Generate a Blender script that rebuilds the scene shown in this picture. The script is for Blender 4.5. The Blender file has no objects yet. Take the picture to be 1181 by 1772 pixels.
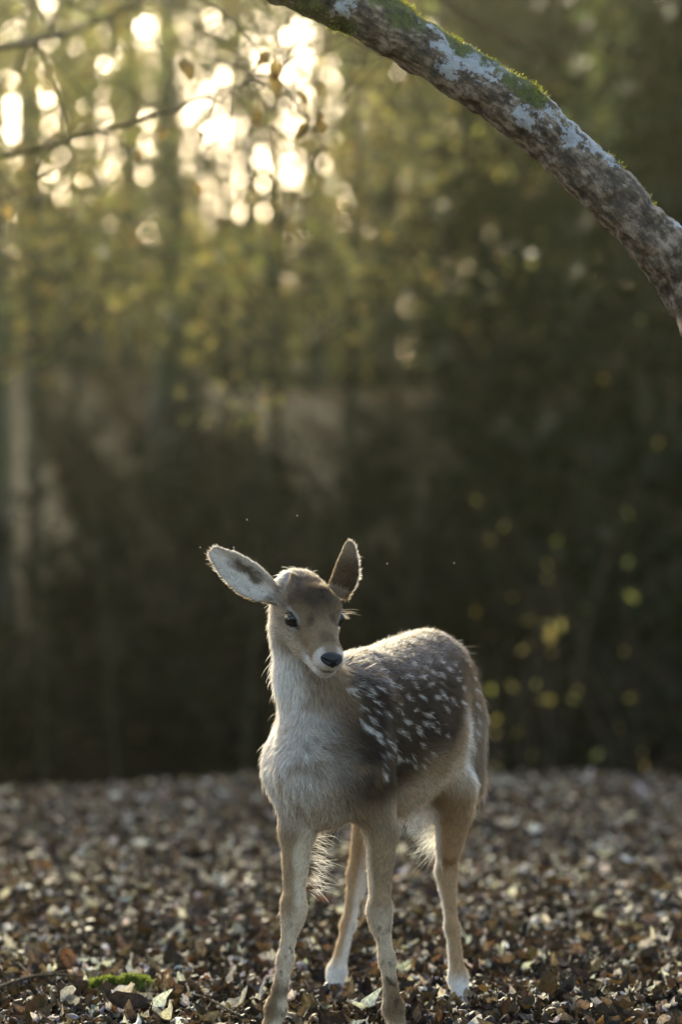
import bpy, math, random
import numpy as np
from mathutils import Vector, Matrix

random.seed(7)
RNG = np.random.default_rng(7)
SC = bpy.context.scene
COL = SC.collection

# ------------------------------------------------------------------ camera, sky, sun, exposure
CAM_H = 0.906            # lens height above the litter
FPX = 4785.0             # focal length in pixels of the 1181 x 1772 frame
HORIZON = 1000.0
cam_data = bpy.data.cameras.new("camera")
cam = bpy.data.objects.new("camera", cam_data)
COL.objects.link(cam)
SC.camera = cam
cam.location = (0, 0, CAM_H)
cam.rotation_euler = (math.radians(90), 0, 0)
cam_data.sensor_width = 36.0
cam_data.lens = FPX / 1772.0 * 36.0
cam_data.shift_y = (HORIZON - 886.0) / 1772.0
cam_data.clip_start = 0.05
cam_data.clip_end = 2000
cam_data.dof.use_dof = True
cam_data.dof.focus_distance = 5.32
cam_data.dof.aperture_fstop = 2.15
SC.render.resolution_x = 683
SC.render.resolution_y = 1024

SUN_EL, SUN_AZ = 21.5, -10.0          # degrees; azimuth from the view direction, minus = to the left
world = bpy.data.worlds.new("World")
SC.world = world
world.use_nodes = True
wn, wl = world.node_tree.nodes, world.node_tree.links
bg = wn["Background"]
sky = wn.new("ShaderNodeTexSky")
sky.sky_type = 'NISHITA'
sky.sun_disc = False
sky.sun_elevation = math.radians(SUN_EL)
sky.sun_rotation = math.radians(SUN_AZ)
sky.dust_density = 3.5
sky.air_density = 1.0
sky.ozone_density = 0.6
wl.new(sky.outputs[0], bg.inputs[0])
bg.inputs[1].default_value = 0.15

sun_data = bpy.data.lights.new("sun", 'SUN')
sun = bpy.data.objects.new("sun", sun_data)
COL.objects.link(sun)
sun_data.energy = 2.9
sun_data.angle = math.radians(0.6)
sun_data.color = (1.0, 0.92, 0.64)
sd = Vector((math.sin(math.radians(SUN_AZ)) * math.cos(math.radians(SUN_EL)),
             math.cos(math.radians(SUN_AZ)) * math.cos(math.radians(SUN_EL)),
             math.sin(math.radians(SUN_EL))))
sun.rotation_euler = sd.to_track_quat('Z', 'Y').to_euler()
sun.location = sd * 60

SC.view_settings.view_transform = 'Standard'
SC.view_settings.look = 'None'
SC.view_settings.exposure = 1.9
SC.view_settings.gamma = 1.0
SC.render.engine = 'CYCLES'
SC.cycles.use_denoising = True
SC.cycles.max_bounces = 8
SC.cycles.transmission_bounces = 6
SC.cycles.transparent_max_bounces = 8
SC.cycles.volume_bounces = 1
SC.cycles.sample_clamp_indirect = 6.0


# ------------------------------------------------------------------ helpers
def P(px, py, Y):
    """world point that stands at depth Y behind pixel (px, py) of the 1181 x 1772 frame"""
    return np.array([(px - 590.5) * Y / FPX, Y, CAM_H - (py - HORIZON) * Y / FPX])


def norm(v):
    v = np.asarray(v, float)
    return v / (np.linalg.norm(v, axis=-1, keepdims=True) + 1e-12)


def hash3(ix, iy, iz, seed):
    h = (ix.astype(np.int64) * 374761393 + iy.astype(np.int64) * 668265263 + iz.astype(np.int64) * 2147483647 + seed * 974634777)
    h = (h ^ (h >> 13)) * 1274126177
    h = h & 0x7fffffff
    h = (h ^ (h >> 16)) & 0xffffff
    return h / float(0xffffff)


def vnoise(p, scale, seed=0):
    """smooth value noise in -1..1 at points p (N,3)"""
    q = np.asarray(p, float) * scale + 1000.0
    i = np.floor(q).astype(np.int64)
    f = q - i
    f = f * f * (3 - 2 * f)
    r = 0
    for dx in (0, 1):
        wx = f[:, 0] if dx else 1 - f[:, 0]
        for dy in (0, 1):
            wy = f[:, 1] if dy else 1 - f[:, 1]
            for dz in (0, 1):
                wz = f[:, 2] if dz else 1 - f[:, 2]
                r = r + wx * wy * wz * hash3(i[:, 0] + dx, i[:, 1] + dy, i[:, 2] + dz, seed)
    return r * 2 - 1


def fbm(p, scale, seed=0, octs=3):
    r, a, t = 0, 1.0, 0
    for o in range(octs):
        r = r + a * vnoise(p, scale * 2 ** o, seed + o * 17)
        t += a
        a *= 0.5
    return r / t


def sstep(a, b, x):
    t = np.clip((x - a) / (b - a), 0, 1)
    return t * t * (3 - 2 * t)


def mesh_np(name, verts, faces, smooth=True):
    """faces: (N,3) or (N,4) int array, or list of such arrays"""
    me = bpy.data.meshes.new(name)
    verts = np.asarray(verts, np.float32)
    fl = faces if isinstance(faces, list) else [faces]
    fl = [np.asarray(f, np.int32) for f in fl if len(f)]
    loops = np.concatenate([f.ravel() for f in fl])
    sizes = np.concatenate([np.full(len(f), f.shape[1], np.int32) for f in fl])
    starts = np.concatenate([[0], np.cumsum(sizes)[:-1]]).astype(np.int32)
    me.vertices.add(len(verts))
    me.vertices.foreach_set("co", verts.ravel())
    me.loops.add(len(loops))
    me.loops.foreach_set("vertex_index", loops)
    me.polygons.add(len(sizes))
    me.polygons.foreach_set("loop_start", starts)
    me.polygons.foreach_set("loop_total", sizes)
    me.update(calc_edges=True)
    me.validate()
    if smooth:
        me.polygons.foreach_set("use_smooth", np.ones(len(me.polygons), bool))
    return me


def set_col(me, cols, name="tint"):
    a = me.attributes.new(name, 'FLOAT_COLOR', 'POINT')
    c = np.ones((len(cols), 4), np.float32)
    c[:, :3] = cols
    a.data.foreach_set("color", c.ravel())


def link(name, data, mat=None, parent=None, **props):
    o = bpy.data.objects.new(name, data)
    COL.objects.link(o)
    if mat is not None:
        data.materials.append(mat)
    if parent is not None:
        o.parent = parent
    for k, v in props.items():
        o[k] = v
    return o


def empty(name, loc, **props):
    o = bpy.data.objects.new(name, None)
    o.empty_display_size = 0.1
    COL.objects.link(o)
    o.location = loc
    for k, v in props.items():
        o[k] = v
    return o


def tube(pts, rad, sides=10, cap=True):
    """verts, quads of a tube along pts (N,3) with radii (N,)"""
    pts = np.asarray(pts, float)
    rad = np.broadcast_to(np.asarray(rad, float), (len(pts),))
    tan = norm(np.gradient(pts, axis=0))
    ref = np.array([0.13, 0.21, 0.97])
    if abs(tan[0] @ ref) > 0.9:
        ref = np.array([0.97, 0.1, 0.2])
    a = norm(np.cross(tan, ref))
    b = np.cross(tan, a)
    th = np.linspace(0, 2 * np.pi, sides, endpoint=False)
    v = pts[:, None, :] + rad[:, None, None] * (np.cos(th)[None, :, None] * a[:, None, :] + np.sin(th)[None, :, None] * b[:, None, :])
    n = len(pts)
    v = v.reshape(-1, 3)
    i = np.arange(n - 1)[:, None] * sides
    j = np.arange(sides)[None, :]
    j2 = (j + 1) % sides
    q = np.stack([i + j, i + j2, i + sides + j2, i + sides + j], -1).reshape(-1, 4)
    if cap:
        c0, c1 = len(v), len(v) + 1
        v = np.vstack([v, pts[:1], pts[-1:]])
        jj = np.arange(sides)
        t0 = np.stack([np.full(sides, c0), (jj + 1) % sides, jj, jj], -1)
        t1 = np.stack([np.full(sides, c1), (n - 1) * sides + jj, (n - 1) * sides + (jj + 1) % sides, (n - 1) * sides + (jj + 1) % sides], -1)
        return v, q, np.vstack([t0[:, :3], t1[:, :3]])
    return v, q, np.zeros((0, 3), int)


class MB:
    """collects verts, quads, tris and a colour for one mesh"""
    def __init__(s):
        s.v, s.q, s.t, s.c, s.n = [], [], [], [], 0

    def add(s, v, q=None, t=None, col=None):
        if q is not None and len(q):
            s.q.append(np.asarray(q) + s.n)
        if t is not None and len(t):
            s.t.append(np.asarray(t) + s.n)
        s.v.append(v)
        if col is not None:
            s.c.append(np.broadcast_to(np.asarray(col, float), (len(v), 3)))
        s.n += len(v)

    def tube(s, pts, rad, sides=8, col=None):
        v, q, t = tube(pts, rad, sides)
        s.add(v, q, t, col)

    def mesh(s, name, smooth=True):
        f = []
        if s.q:
            f.append(np.vstack(s.q))
        if s.t:
            f.append(np.vstack(s.t))
        me = mesh_np(name, np.vstack(s.v), f, smooth)
        if s.c:
            set_col(me, np.vstack(s.c))
        return me


def spline(ctrl, n):
    """Catmull-Rom through control rows (any columns)"""
    c = np.asarray(ctrl, float)
    c = np.vstack([2 * c[0] - c[1], c, 2 * c[-1] - c[-2]])
    m = len(c) - 3
    u = np.linspace(0, m - 1e-6, n)
    i = u.astype(int)
    t = (u - i)[:, None]
    p0, p1, p2, p3 = c[i], c[i + 1], c[i + 2], c[i + 3]
    return 0.5 * (2 * p1 + (p2 - p0) * t + (2 * p0 - 5 * p1 + 4 * p2 - p3) * t ** 2 + (3 * p1 - p0 - 3 * p2 + p3) * t ** 3)


# ------------------------------------------------------------------ materials
class NT:
    def __init__(s, name):
        s.m = bpy.data.materials.new(name)
        s.m.use_nodes = True
        s.n, s.l = s.m.node_tree.nodes, s.m.node_tree.links
        s.b = s.n["Principled BSDF"]
        s.out = s.n["Material Output"]

    def new(s, t, **kw):
        n = s.n.new(t)
        for k, v in kw.items():
            if k in n.inputs:
                n.inputs[k].default_value = v
            else:
                setattr(n, k, v)
        return n

    def attr(s, name="tint"):
        return s.new("ShaderNodeAttribute", attribute_name=name).outputs["Color"]

    def noise(s, scale, detail=4, rough=0.55, coord=None):
        n = s.new("ShaderNodeTexNoise", Scale=scale, Detail=detail, Roughness=rough)
        if coord is None:
            coord = s.new("ShaderNodeTexCoord").outputs["Object"]
        s.l.new(coord, n.inputs["Vector"])
        return n.outputs["Fac"]

    def ramp(s, fac, stops):
        r = s.new("ShaderNodeValToRGB")
        e = r.color_ramp.elements
        while len(e) < len(stops):
            e.new(0.5)
        for el, (p, c) in zip(e, stops):
            el.position = p
            el.color = (*c, 1) if len(c) == 3 else c
        s.l.new(fac, r.inputs[0])
        return r.outputs[0]

    def mix(s, fac, a, b, mode='MIX'):
        m = s.new("ShaderNodeMix", data_type='RGBA', blend_type=mode)
        for sock, val in ((m.inputs[0], fac), (m.inputs[6], a), (m.inputs[7], b)):
            if hasattr(val, "is_linked"):
                s.l.new(val, sock)
            elif isinstance(val, (int, float)):
                sock.default_value = val
            else:
                sock.default_value = (*val, 1)
        return m.outputs[2]

    def bump(s, height, strength=0.5, dist=0.01):
        b = s.new("ShaderNodeBump", Strength=strength, Distance=dist)
        s.l.new(height, b.inputs["Height"])
        s.l.new(b.outputs[0], s.b.inputs["Normal"])

    def base(s, sock):
        s.l.new(sock, s.b.inputs["Base Color"])

    def translucent(s, colsock, fac):
        t = s.new("ShaderNodeBsdfTranslucent")
        s.l.new(colsock, t.inputs[0])
        m = s.new("ShaderNodeMixShader", Fac=fac)
        m.inputs[0].default_value = fac
        s.l.new(s.b.outputs[0], m.inputs[1])
        s.l.new(t.outputs[0], m.inputs[2])
        s.l.new(m.outputs[0], s.out.inputs[0])


def mat_leaf(name, transl, rough=0.5, spec=0.5, gain=1.6):
    k = NT(name)
    c = k.attr()
    nz = k.noise(150, 4, 0.6)
    c2 = k.mix(0.75, c, k.ramp(nz, [(0.34, (0.35, 0.33, 0.3)), (0.64, (1.45, 1.45, 1.45))]), 'MULTIPLY')
    k.bump(nz, 0.5, 0.004)
    k.base(c2)
    k.b.inputs["Roughness"].default_value = rough
    k.b.inputs["Specular IOR Level"].default_value = spec
    g = k.mix(1.0, c2, (gain, gain, gain * 0.8), 'MULTIPLY')
    k.translucent(g, transl)
    return k.m


M_LITTER = mat_leaf("dry_leaf", 0.22, 0.62, 0.22, 1.3)
M_CROWN = mat_leaf("crown_leaf", 0.5, 0.5, 0.3, 1.7)
M_EVERGREEN = mat_leaf("evergreen_leaf", 0.12, 0.7, 0.06, 1.2)
M_WITHER = mat_leaf("withered_leaf", 0.4, 0.6, 0.3, 1.4)


def mat_ground():
    k = NT("forest_soil")
    n1 = k.noise(30, 5, 0.7)
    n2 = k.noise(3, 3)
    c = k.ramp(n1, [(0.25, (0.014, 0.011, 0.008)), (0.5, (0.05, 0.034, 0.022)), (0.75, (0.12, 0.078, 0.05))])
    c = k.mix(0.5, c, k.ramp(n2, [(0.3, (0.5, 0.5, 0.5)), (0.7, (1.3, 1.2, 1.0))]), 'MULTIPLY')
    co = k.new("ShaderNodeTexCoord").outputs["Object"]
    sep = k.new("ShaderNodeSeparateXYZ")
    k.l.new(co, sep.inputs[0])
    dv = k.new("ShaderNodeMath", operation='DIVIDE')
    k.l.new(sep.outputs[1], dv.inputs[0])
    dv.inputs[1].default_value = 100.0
    shade_tone = k.ramp(dv.outputs[0], [(0.128, (1, 1, 1)), (0.15, (0.15, 0.14, 0.11)), (0.40, (0.18, 0.155, 0.105)), (0.44, (0.90, 0.62, 0.31))])  # the bank's shade and the sunlit strip beyond, painted into the soil
    c = k.mix(1.0, c, shade_tone, 'MULTIPLY')
    k.base(c)
    k.b.inputs["Roughness"].default_value = 1.0
    k.b.inputs["Specular IOR Level"].default_value = 0.03
    k.bump(n1, 0.8, 0.03)
    return k.m


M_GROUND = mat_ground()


def mat_bark(name, dark, light, moss=0.0, scale=9.0):
    k = NT(name)
    co = k.new("ShaderNodeTexCoord").outputs["Object"]
    mp = k.new("ShaderNodeMapping")
    mp.inputs["Scale"].default_value = (1, 1, 0.2)
    k.l.new(co, mp.inputs[0])
    n = k.noise(scale, 6, 0.65, mp.outputs[0])
    c = k.ramp(n, [(0.3, dark), (0.68, light)])
    if moss:
        n2 = k.noise(1.3, 4, 0.6, co)
        f = k.ramp(n2, [(0.5 - 0.1, (0, 0, 0)), (0.62, (moss, moss, moss))])
        c = k.mix(f, c, (0.05, 0.06, 0.018))
    k.base(c)
    k.b.inputs["Roughness"].default_value = 0.95
    k.b.inputs["Specular IOR Level"].default_value = 0.08
    k.bump(n, 0.7, 0.03)
    return k.m


M_BARK = mat_bark("grey_bark", (0.03, 0.026, 0.02), (0.11, 0.095, 0.075), 0.7)
M_BARK_DARK = mat_bark("dark_bark", (0.014, 0.012, 0.009), (0.045, 0.037, 0.027), 0.4)
M_TWIG = mat_bark("twig_bark", (0.03, 0.022, 0.015), (0.10, 0.075, 0.05), 0, 60)


# ------------------------------------------------------------------ terrain
def crest_y(x):
    return 11.7 + 0.14 * x + 0.25 * np.sin(x * 1.3 + 0.5)


def terrain(x, y):
    x = np.asarray(x, float)
    y = np.asarray(y, float)
    c = crest_y(x)
    p = np.stack([x, y, x * 0], -1).reshape(-1, 3)
    b = (0.022 * vnoise(p, 1.7, 3) + 0.012 * vnoise(p, 5.0, 4)).reshape(x.shape)
    near = b * sstep(4.2, 5.8, y + 0 * x) + 0.0
    drop = -1.35 * sstep(0, 3.2, y - c)
    rise = np.clip(y - 17.0, 0, 26.0) * 0.205 + np.clip(y - 43.0, 0, None) * 0.03
    big = (0.35 * vnoise(p, 0.16, 9)).reshape(x.shape) * sstep(15, 22, y)
    return near + drop + rise + big


def build_ground():
    xs = np.concatenate([np.linspace(-400, -12, 30), np.linspace(-10, 10, 161), np.linspace(12, 400, 30)])
    ys = np.concatenate([np.linspace(-120, 2, 12), np.linspace(3, 17, 141), np.linspace(17.5, 60, 86), np.linspace(64, 600, 30)])
    X, Y = np.meshgrid(xs, ys)
    Z = terrain(X, Y)
    v = np.stack([X, Y, Z], -1).reshape(-1, 3)
    nx, ny = len(xs), len(ys)
    i = (np.arange(ny - 1)[:, None] * nx + np.arange(nx - 1)[None, :])
    q = np.stack([i, i + 1, i + nx + 1, i + nx], -1).reshape(-1, 4)
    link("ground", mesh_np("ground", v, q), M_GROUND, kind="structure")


build_ground()


# ------------------------------------------------------------------ leaf shapes
def leaf_shape(L, W, curl, fold, twist, lobes, seed, nu=5):
    """a small curled leaf lying in XY, stalk at origin towards +X; (verts, quads)"""
    r = random.Random(seed)
    u = np.linspace(0, 1, nu + 1)
    w = np.sin(np.pi * np.clip(u * 0.94 + 0.05, 0, 1)) ** 0.75
    if lobes:
        w = w * (1 + 0.28 * np.cos(u * lobes * 2 * np.pi))
    v = []
    for ui, wi in zip(u, w):
        for s in (-1, 0, 1):
            y = s * wi * W / 2
            z = abs(s) * fold * wi * W / 2 + curl * L * (ui - 0.45) ** 2 * 2.2 + r.uniform(-.07, .07) * W * abs(s)
            a = twist * (ui - 0.4)
            v.append(((ui - 0.5) * L, y * math.cos(a) - z * math.sin(a), y * math.sin(a) + z * math.cos(a)))
    q = []
    for a in range(nu):
        for b in (0, 1):
            q.append((a * 3 + b, a * 3 + b + 1, a * 3 + b + 4, a * 3 + b + 3))
    return np.array(v), np.array(q)


LSPEC = [(0.060, 0.034, 0.5, 0.4, 0.6, 0, 1), (0.052, 0.034, -0.6, 0.7, -0.9, 0, 2), (0.066, 0.038, 0.8, 0.2, 1.3, 0, 3), (0.045, 0.028, -0.3, -0.6, 0.3, 0, 4),
         (0.075, 0.045, 0.45, 0.5, -0.6, 0, 5), (0.058, 0.040, -0.9, 0.3, 1.6, 0, 6), (0.048, 0.03, 1.1, 0.8, 0.2, 0, 7), (0.040, 0.03, -0.5, 0.9, 2.0, 0, 8)]
LEAVES = [leaf_shape(*a, nu=4) for a in LSPEC]


def fine_leaf(L, W, curl, fold, twist, lobes, seed, nu=6):
    """the same leaf with a wavy edge and crinkled blade, for the near ones"""
    r = random.Random(seed + 50)
    u = np.linspace(0, 1, nu + 1)
    ph = r.uniform(0, 6)
    v = []
    for i, ui in enumerate(u):
        wi = math.sin(math.pi * min(ui * 0.97 + 0.02, 1)) ** 0.8
        for s in (-1, -.5, 0, .5, 1):
            e = 1 + (0.10 * math.sin(i * 2.6 + ph + s) if abs(s) == 1 else 0)
            y = s * wi * W / 2 * e
            z = abs(s) ** 1.6 * fold * wi * W / 2 + curl * L * (ui - 0.45) ** 2 * 2.2 + 0.06 * W * math.sin(i * 2.1 + 3 * s + ph) * (abs(s) + .15)
            a = twist * (ui - 0.4)
            z *= 1.45
            v.append(((ui - 0.5) * L, y * math.cos(a) - z * math.sin(a), y * math.sin(a) + z * math.cos(a)))
    # stalk
    k = len(v)
    q = [(a * 5 + b, a * 5 + b + 1, a * 5 + b + 6, a * 5 + b + 5) for a in range(nu) for b in range(4)]
    v += [(-.5 * L, -.0006, 0), (-.5 * L, .0006, 0), (-.5 * L - .016, .0026, .004), (-.5 * L - .016, .0018, .004)]
    q.append((k, k + 1, k + 2, k + 3))
    return np.array(v), np.array(q)


FINE = [fine_leaf(*a) for a in LSPEC]
LEAF_KINDS = [  # name, colour, share, label
    ("umber_leaf", (0.032, 0.021, 0.013), 0.38, "dark umber dry leaf curled on the forest floor"),
    ("tan_leaf", (0.11, 0.080, 0.052), 0.21, "tan dry leaf curled on the forest floor"),
    ("pale_grey_leaf", (0.38, 0.35, 0.31), 0.15, "pale grey bleached leaf on the forest floor"),
    ("russet_leaf", (0.085, 0.047, 0.023), 0.07, "russet orange-brown leaf on the forest floor"),
    ("blackened_leaf", (0.014, 0.011, 0.009), 0.19, "blackened damp leaf on the forest floor"),
]


def rot_mats(yaw, pitch, roll):
    cy, sy, cp, sp, cr, sr = np.cos(yaw), np.sin(yaw), np.cos(pitch), np.sin(pitch), np.cos(roll), np.sin(roll)
    R = np.empty((len(yaw), 3, 3))
    R[:, 0, 0] = cy * cp
    R[:, 0, 1] = cy * sp * sr - sy * cr
    R[:, 0, 2] = cy * sp * cr + sy * sr
    R[:, 1, 0] = sy * cp
    R[:, 1, 1] = sy * sp * sr + cy * cr
    R[:, 1, 2] = sy * sp * cr - cy * sr
    R[:, 2, 0] = -sp
    R[:, 2, 1] = cp * sr
    R[:, 2, 2] = cp * cr
    return R


def instanced(name, shapes, which, pos, R, scale, cols, mat, **props):
    """one mesh from many copies of a few small shapes"""
    V, Q, C, off = [], [], [], 0
    for k, (sv, sq) in enumerate(shapes):
        ix = np.nonzero(which == k)[0]
        if not len(ix):
            continue
        v = np.einsum('nij,vj->nvi', R[ix], sv) * scale[ix, None, None] + pos[ix, None, :]
        q = sq[None] + (np.arange(len(ix)) * len(sv))[:, None, None] + off
        V.append(v.reshape(-1, 3))
        Q.append(q.reshape(-1, sq.shape[1]))
        md = np.random.default_rng(k).uniform(0.55, 1.35, (1, len(sv), 1))
        C.append((cols[ix][:, None, :] * md).reshape(-1, 3))
        off += len(ix) * len(sv)
    me = mesh_np(name, np.vstack(V), np.vstack(Q))
    set_col(me, np.vstack(C))
    return link(name, me, mat, **props)


def leaf_colors(kind, n):
    base = np.array([k[1] for k in LEAF_KINDS])[kind]
    j = RNG.normal(1, 0.25, (n, 1)).clip(0.45, 1.7) * RNG.normal(1, 0.06, (n, 3))
    return (base * j).clip(0.005, 0.6)


def build_litter():
    # trapezoid that the camera sees, with room to step aside
    dens = 3900.0
    y0, y1 = 4.9, 13.4
    n = int(dens * 60)
    y = RNG.uniform(y0, y1, n)
    x = RNG.uniform(-1, 1, n) * 3.4
    keep = np.abs(x) < 0.60 + y * 0.150
    thin = RNG.random(n) < np.interp(y, [5, 7.5, 11, 14], [1.0, 0.8, 0.5, 0.4])
    # patchy: thicker drifts, bare damp soil between
    pn = fbm(np.stack([x, y, x * 0], -1), 2.2, 31)
    keep &= thin & (RNG.random(n) < np.clip(0.8 + pn * 0.9, 0.25, 1))
    x, y = x[keep], y[keep]
    n = len(x)
    z = terrain(x, y) + RNG.uniform(-0.004, 0.046, n) + 0.012 * np.clip(pn[keep], 0, 1)
    for fx, fy, fd in ((801, 1735, 5.735), (577, 1714, 5.915), (466, 1790, 5.275), (690, 1790, 5.29)):
        f = P(fx, fy, fd)
        dd = np.hypot(x - f[0], (y - f[1] + 0.03) * 0.8)
        z = np.where(dd < 0.07, np.minimum(z, terrain(x, y) + 0.006), z)
    kind = RNG.choice(len(LEAF_KINDS), n, p=[k[2] for k in LEAF_KINDS])
    which = RNG.integers(0, len(LEAVES), n)
    yaw = RNG.uniform(0, 2 * np.pi, n)
    pit = RNG.normal(0, 0.33, n)
    rol = RNG.normal(0, 0.40, n)
    rol += np.where(RNG.random(n) < 0.35, np.pi, 0)
    sc = RNG.lognormal(-0.72, 0.36, n).clip(0.2, 1.2)
    pos = np.stack([x, y, z], -1)
    R = rot_mats(yaw, pit, rol)
    cols = leaf_colors(kind, n)
    # the ones that show largest stand as single leaves
    px = 590.5 + x * FPX / y
    py = HORIZON + (CAM_H - z) * FPX / y
    vis = (px > 12) & (px < 1169) & (py < 1765) & (py > 1590)
    score = np.where(vis, sc * z * 10 + z * 60 + (py - 1600) * 0.02, -1e9)
    big = np.argsort(-score)[:295]
    rest = np.ones(n, bool)
    rest[big] = False
    which = np.where(y < 6.8, which + len(LEAVES), which)
    instanced("leaf_litter", LEAVES + FINE, which[rest], pos[rest], R[rest], sc[rest], cols[rest], M_LITTER,
              kind="stuff", label="brown and grey layer of dead leaves covering the clearing", category="leaf litter")
    shared = {}
    for i in big:
        key = (which[i], kind[i], int(RNG.integers(0, 3)))
        if key not in shared:
            sv, sq = (LEAVES + FINE)[key[0]]
            me = mesh_np(LEAF_KINDS[key[1]][0], sv, sq)
            set_col(me, np.repeat(leaf_colors(np.array([key[1]]), 1), len(sv), 0))
            me.materials.append(M_LITTER)
            shared[key] = me
        nm, _, _, lab = LEAF_KINDS[key[1]]
        o = link(nm, shared[key], None, label=lab, category="leaf", group=nm.replace("_leaf", "").replace("_", " ") + " leaves of the litter")
        m = Matrix(R[i].tolist()).to_4x4()
        o.matrix_world = Matrix.Translation(pos[i] + np.array([0, 0, 0.004])) @ m @ Matrix.Scale(float(sc[i]), 4)


build_litter()


# ------------------------------------------------------------------ fawn: distance field body
TH = math.radians(25)
hF = np.array([-math.sin(TH), -math.cos(TH), 0])
hL = np.array([math.cos(TH), -math.sin(TH), 0])
ZUP = np.array([0, 0, 1.0])
ORG = np.array([-0.0176, 5.42, 0.0])
BODY = np.stack([hF, hL, ZUP])            # rows: world -> (F, L, Z)


def W(F, L, Z):
    return ORG + F * hF + L * hL + Z * ZUP


PT, YW = math.radians(28), math.radians(19)
hu = np.array([math.sin(YW) * math.cos(PT), -math.cos(YW) * math.cos(PT), -math.sin(PT)])
hl = np.array([math.cos(YW), math.sin(YW), 0])
hw = np.cross(hu, hl)
hw = hw if hw[2] > 0 else -hw
HEADO = P(545, 1073, 5.27)
HEAD = np.stack([hu, hl, hw])


def Hd(u, l, w):
    return HEADO + u * hu + l * hl + w * hw


PRIMS = []   # (world->local 3x3, p0 local, p1 local, r0, r1, scale, k, tag, flow)


def prim(fr, a, b, r0, r1, k=0.02, scale=(1, 1, 1), tag="trunk", flow=None):
    sc = np.array(scale, float)
    a, b = np.asarray(a, float), np.asarray(b, float)
    R = {"B": BODY, "H": HEAD, "W": np.eye(3)}[fr] if isinstance(fr, str) else fr[0]
    O = {"B": ORG, "H": HEADO, "W": np.zeros(3)}[fr] if isinstance(fr, str) else fr[1]
    if flow is None:
        flow = (b - a) @ R
    PRIMS.append((R, O, a, b, r0, r1, sc, k, tag, norm(flow)))


def pdist(pr, p):
    R, O, a, b, r0, r1, sc, k, tag, flow = pr
    q = ((p - O) @ R.T) / sc
    a_, b_ = a / sc, b / sc
    ab = b_ - a_
    L2 = ab @ ab
    if L2 < 1e-10:
        d = np.linalg.norm(q - a_, axis=-1) - r0
    else:
        t = np.clip(((q - a_) @ ab) / L2, 0, 1)
        d = np.linalg.norm(q - a_ - t[..., None] * ab, axis=-1) - (r0 + (r1 - r0) * t)
    return d * sc.min()


BACK = -hF
# trunk: radii given as vertical; the lateral scale makes the oval
def seg(F0, z0, r0, F1, z1, r1, a, k=0.045, flow=None, L0=0, L1=0):
    prim("B", (F0, L0, z0), (F1, L1, z1), r0, r1, k, (1, a, 1), "trunk",
         flow if flow is not None else BACK * 1.0 - ZUP * 0.35 + hL * 0)


seg(0.040, 0.560, 0.105, -0.10, 0.590, 0.138, 0.72)
seg(-0.10, 0.590, 0.138, -0.25, 0.600, 0.150, 0.78)
seg(-0.25, 0.600, 0.150, -0.37, 0.620, 0.146, 0.80)
seg(-0.37, 0.625, 0.144, -0.47, 0.660, 0.120, 0.76)
seg(-0.47, 0.660, 0.120, -0.545, 0.655, 0.096, 0.78, flow=BACK * .5 - ZUP)
# barrel bulge and brisket
prim("B", (-0.24, 0.0, 0.555), (-0.36, 0.0, 0.57), 0.118, 0.116, 0.05, (1, 1.03, 1), "trunk", BACK - ZUP * 0.3)
prim("B", (0.075, -0.005, 0.535), (0.03, 0, 0.490), 0.066, 0.060, 0.05, (1, 0.95, 1), "chest", -ZUP + hF * 0.2)
# withers ridge
prim("B", (-0.02, 0, 0.69), (-0.14, 0, 0.705), 0.035, 0.035, 0.06, tag="trunk", flow=BACK)
# tail, hanging
prim("B", (-0.615, 0.0, 0.70), (-0.655, 0.012, 0.585), 0.020, 0.013, 0.025, tag="tail", flow=-ZUP)
prim("B", (-0.57, 0.0, 0.73), (-0.62, 0.0, 0.695), 0.03, 0.022, 0.03, tag="tail", flow=-ZUP + BACK)
# neck
prim("B", (0.030, -0.006, 0.610), (0.072, -0.020, 0.71), 0.086, 0.058, 0.045, (1, 0.9, 1), tag="neck", flow=-ZUP)
prim("B", (0.072, -0.020, 0.71), (0.088, -0.030, 0.80), 0.058, 0.050, 0.035, (1, 0.95, 1), tag="neck", flow=-ZUP)
prim("B", (0.088, -0.030, 0.80), (0.092, -0.030, 0.875), 0.049, 0.046, 0.02, tag="neck", flow=-ZUP)

# fore legs (deer's right = picture left)
def leg(pts, rads, tag, k=0.02):
    for i in range(len(pts) - 1):
        prim("W", pts[i], pts[i + 1], rads[i], rads[i + 1], k if i else 0.04, tag=tag)


FR = [W(0.02, -0.066, 0.545), P(514, 1440, 5.40), P(508, 1572, 5.345), P(494, 1660, 5.325), P(478, 1745, 5.30), P(466, 1790, 5.275)]
leg(FR, [0.050, 0.030, 0.0180, 0.0125, 0.0165, 0.0175], "foreleg")
prim("W", FR[2] + [0, -0.006, 0.01], FR[2] + [0, -0.004, -0.02], 0.0190, 0.0165, 0.02, tag="foreleg", flow=-ZUP)
FL = [W(0.015, 0.072, 0.545), P(660, 1440, 5.42), P(657, 1578, 5.36), P(670, 1660, 5.34), P(681, 1745, 5.315), P(690, 1790, 5.29)]
leg(FL, [0.053, 0.030, 0.0180, 0.0125, 0.0165, 0.0175], "foreleg")
prim("W", FL[2] + [0, -0.006, 0.01], FL[2] + [0, -0.004, -0.02], 0.0190, 0.0165, 0.02, tag="foreleg", flow=-ZUP)
# shoulder blades
prim("B", (0.03, 0.068, 0.53), (-0.04, 0.050, 0.66), 0.050, 0.046, 0.05, tag="shoulder", flow=BACK - ZUP)
prim("B", (0.03, -0.068, 0.53), (-0.04, -0.050, 0.66), 0.050, 0.046, 0.05, tag="shoulder", flow=BACK - ZUP)
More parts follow.
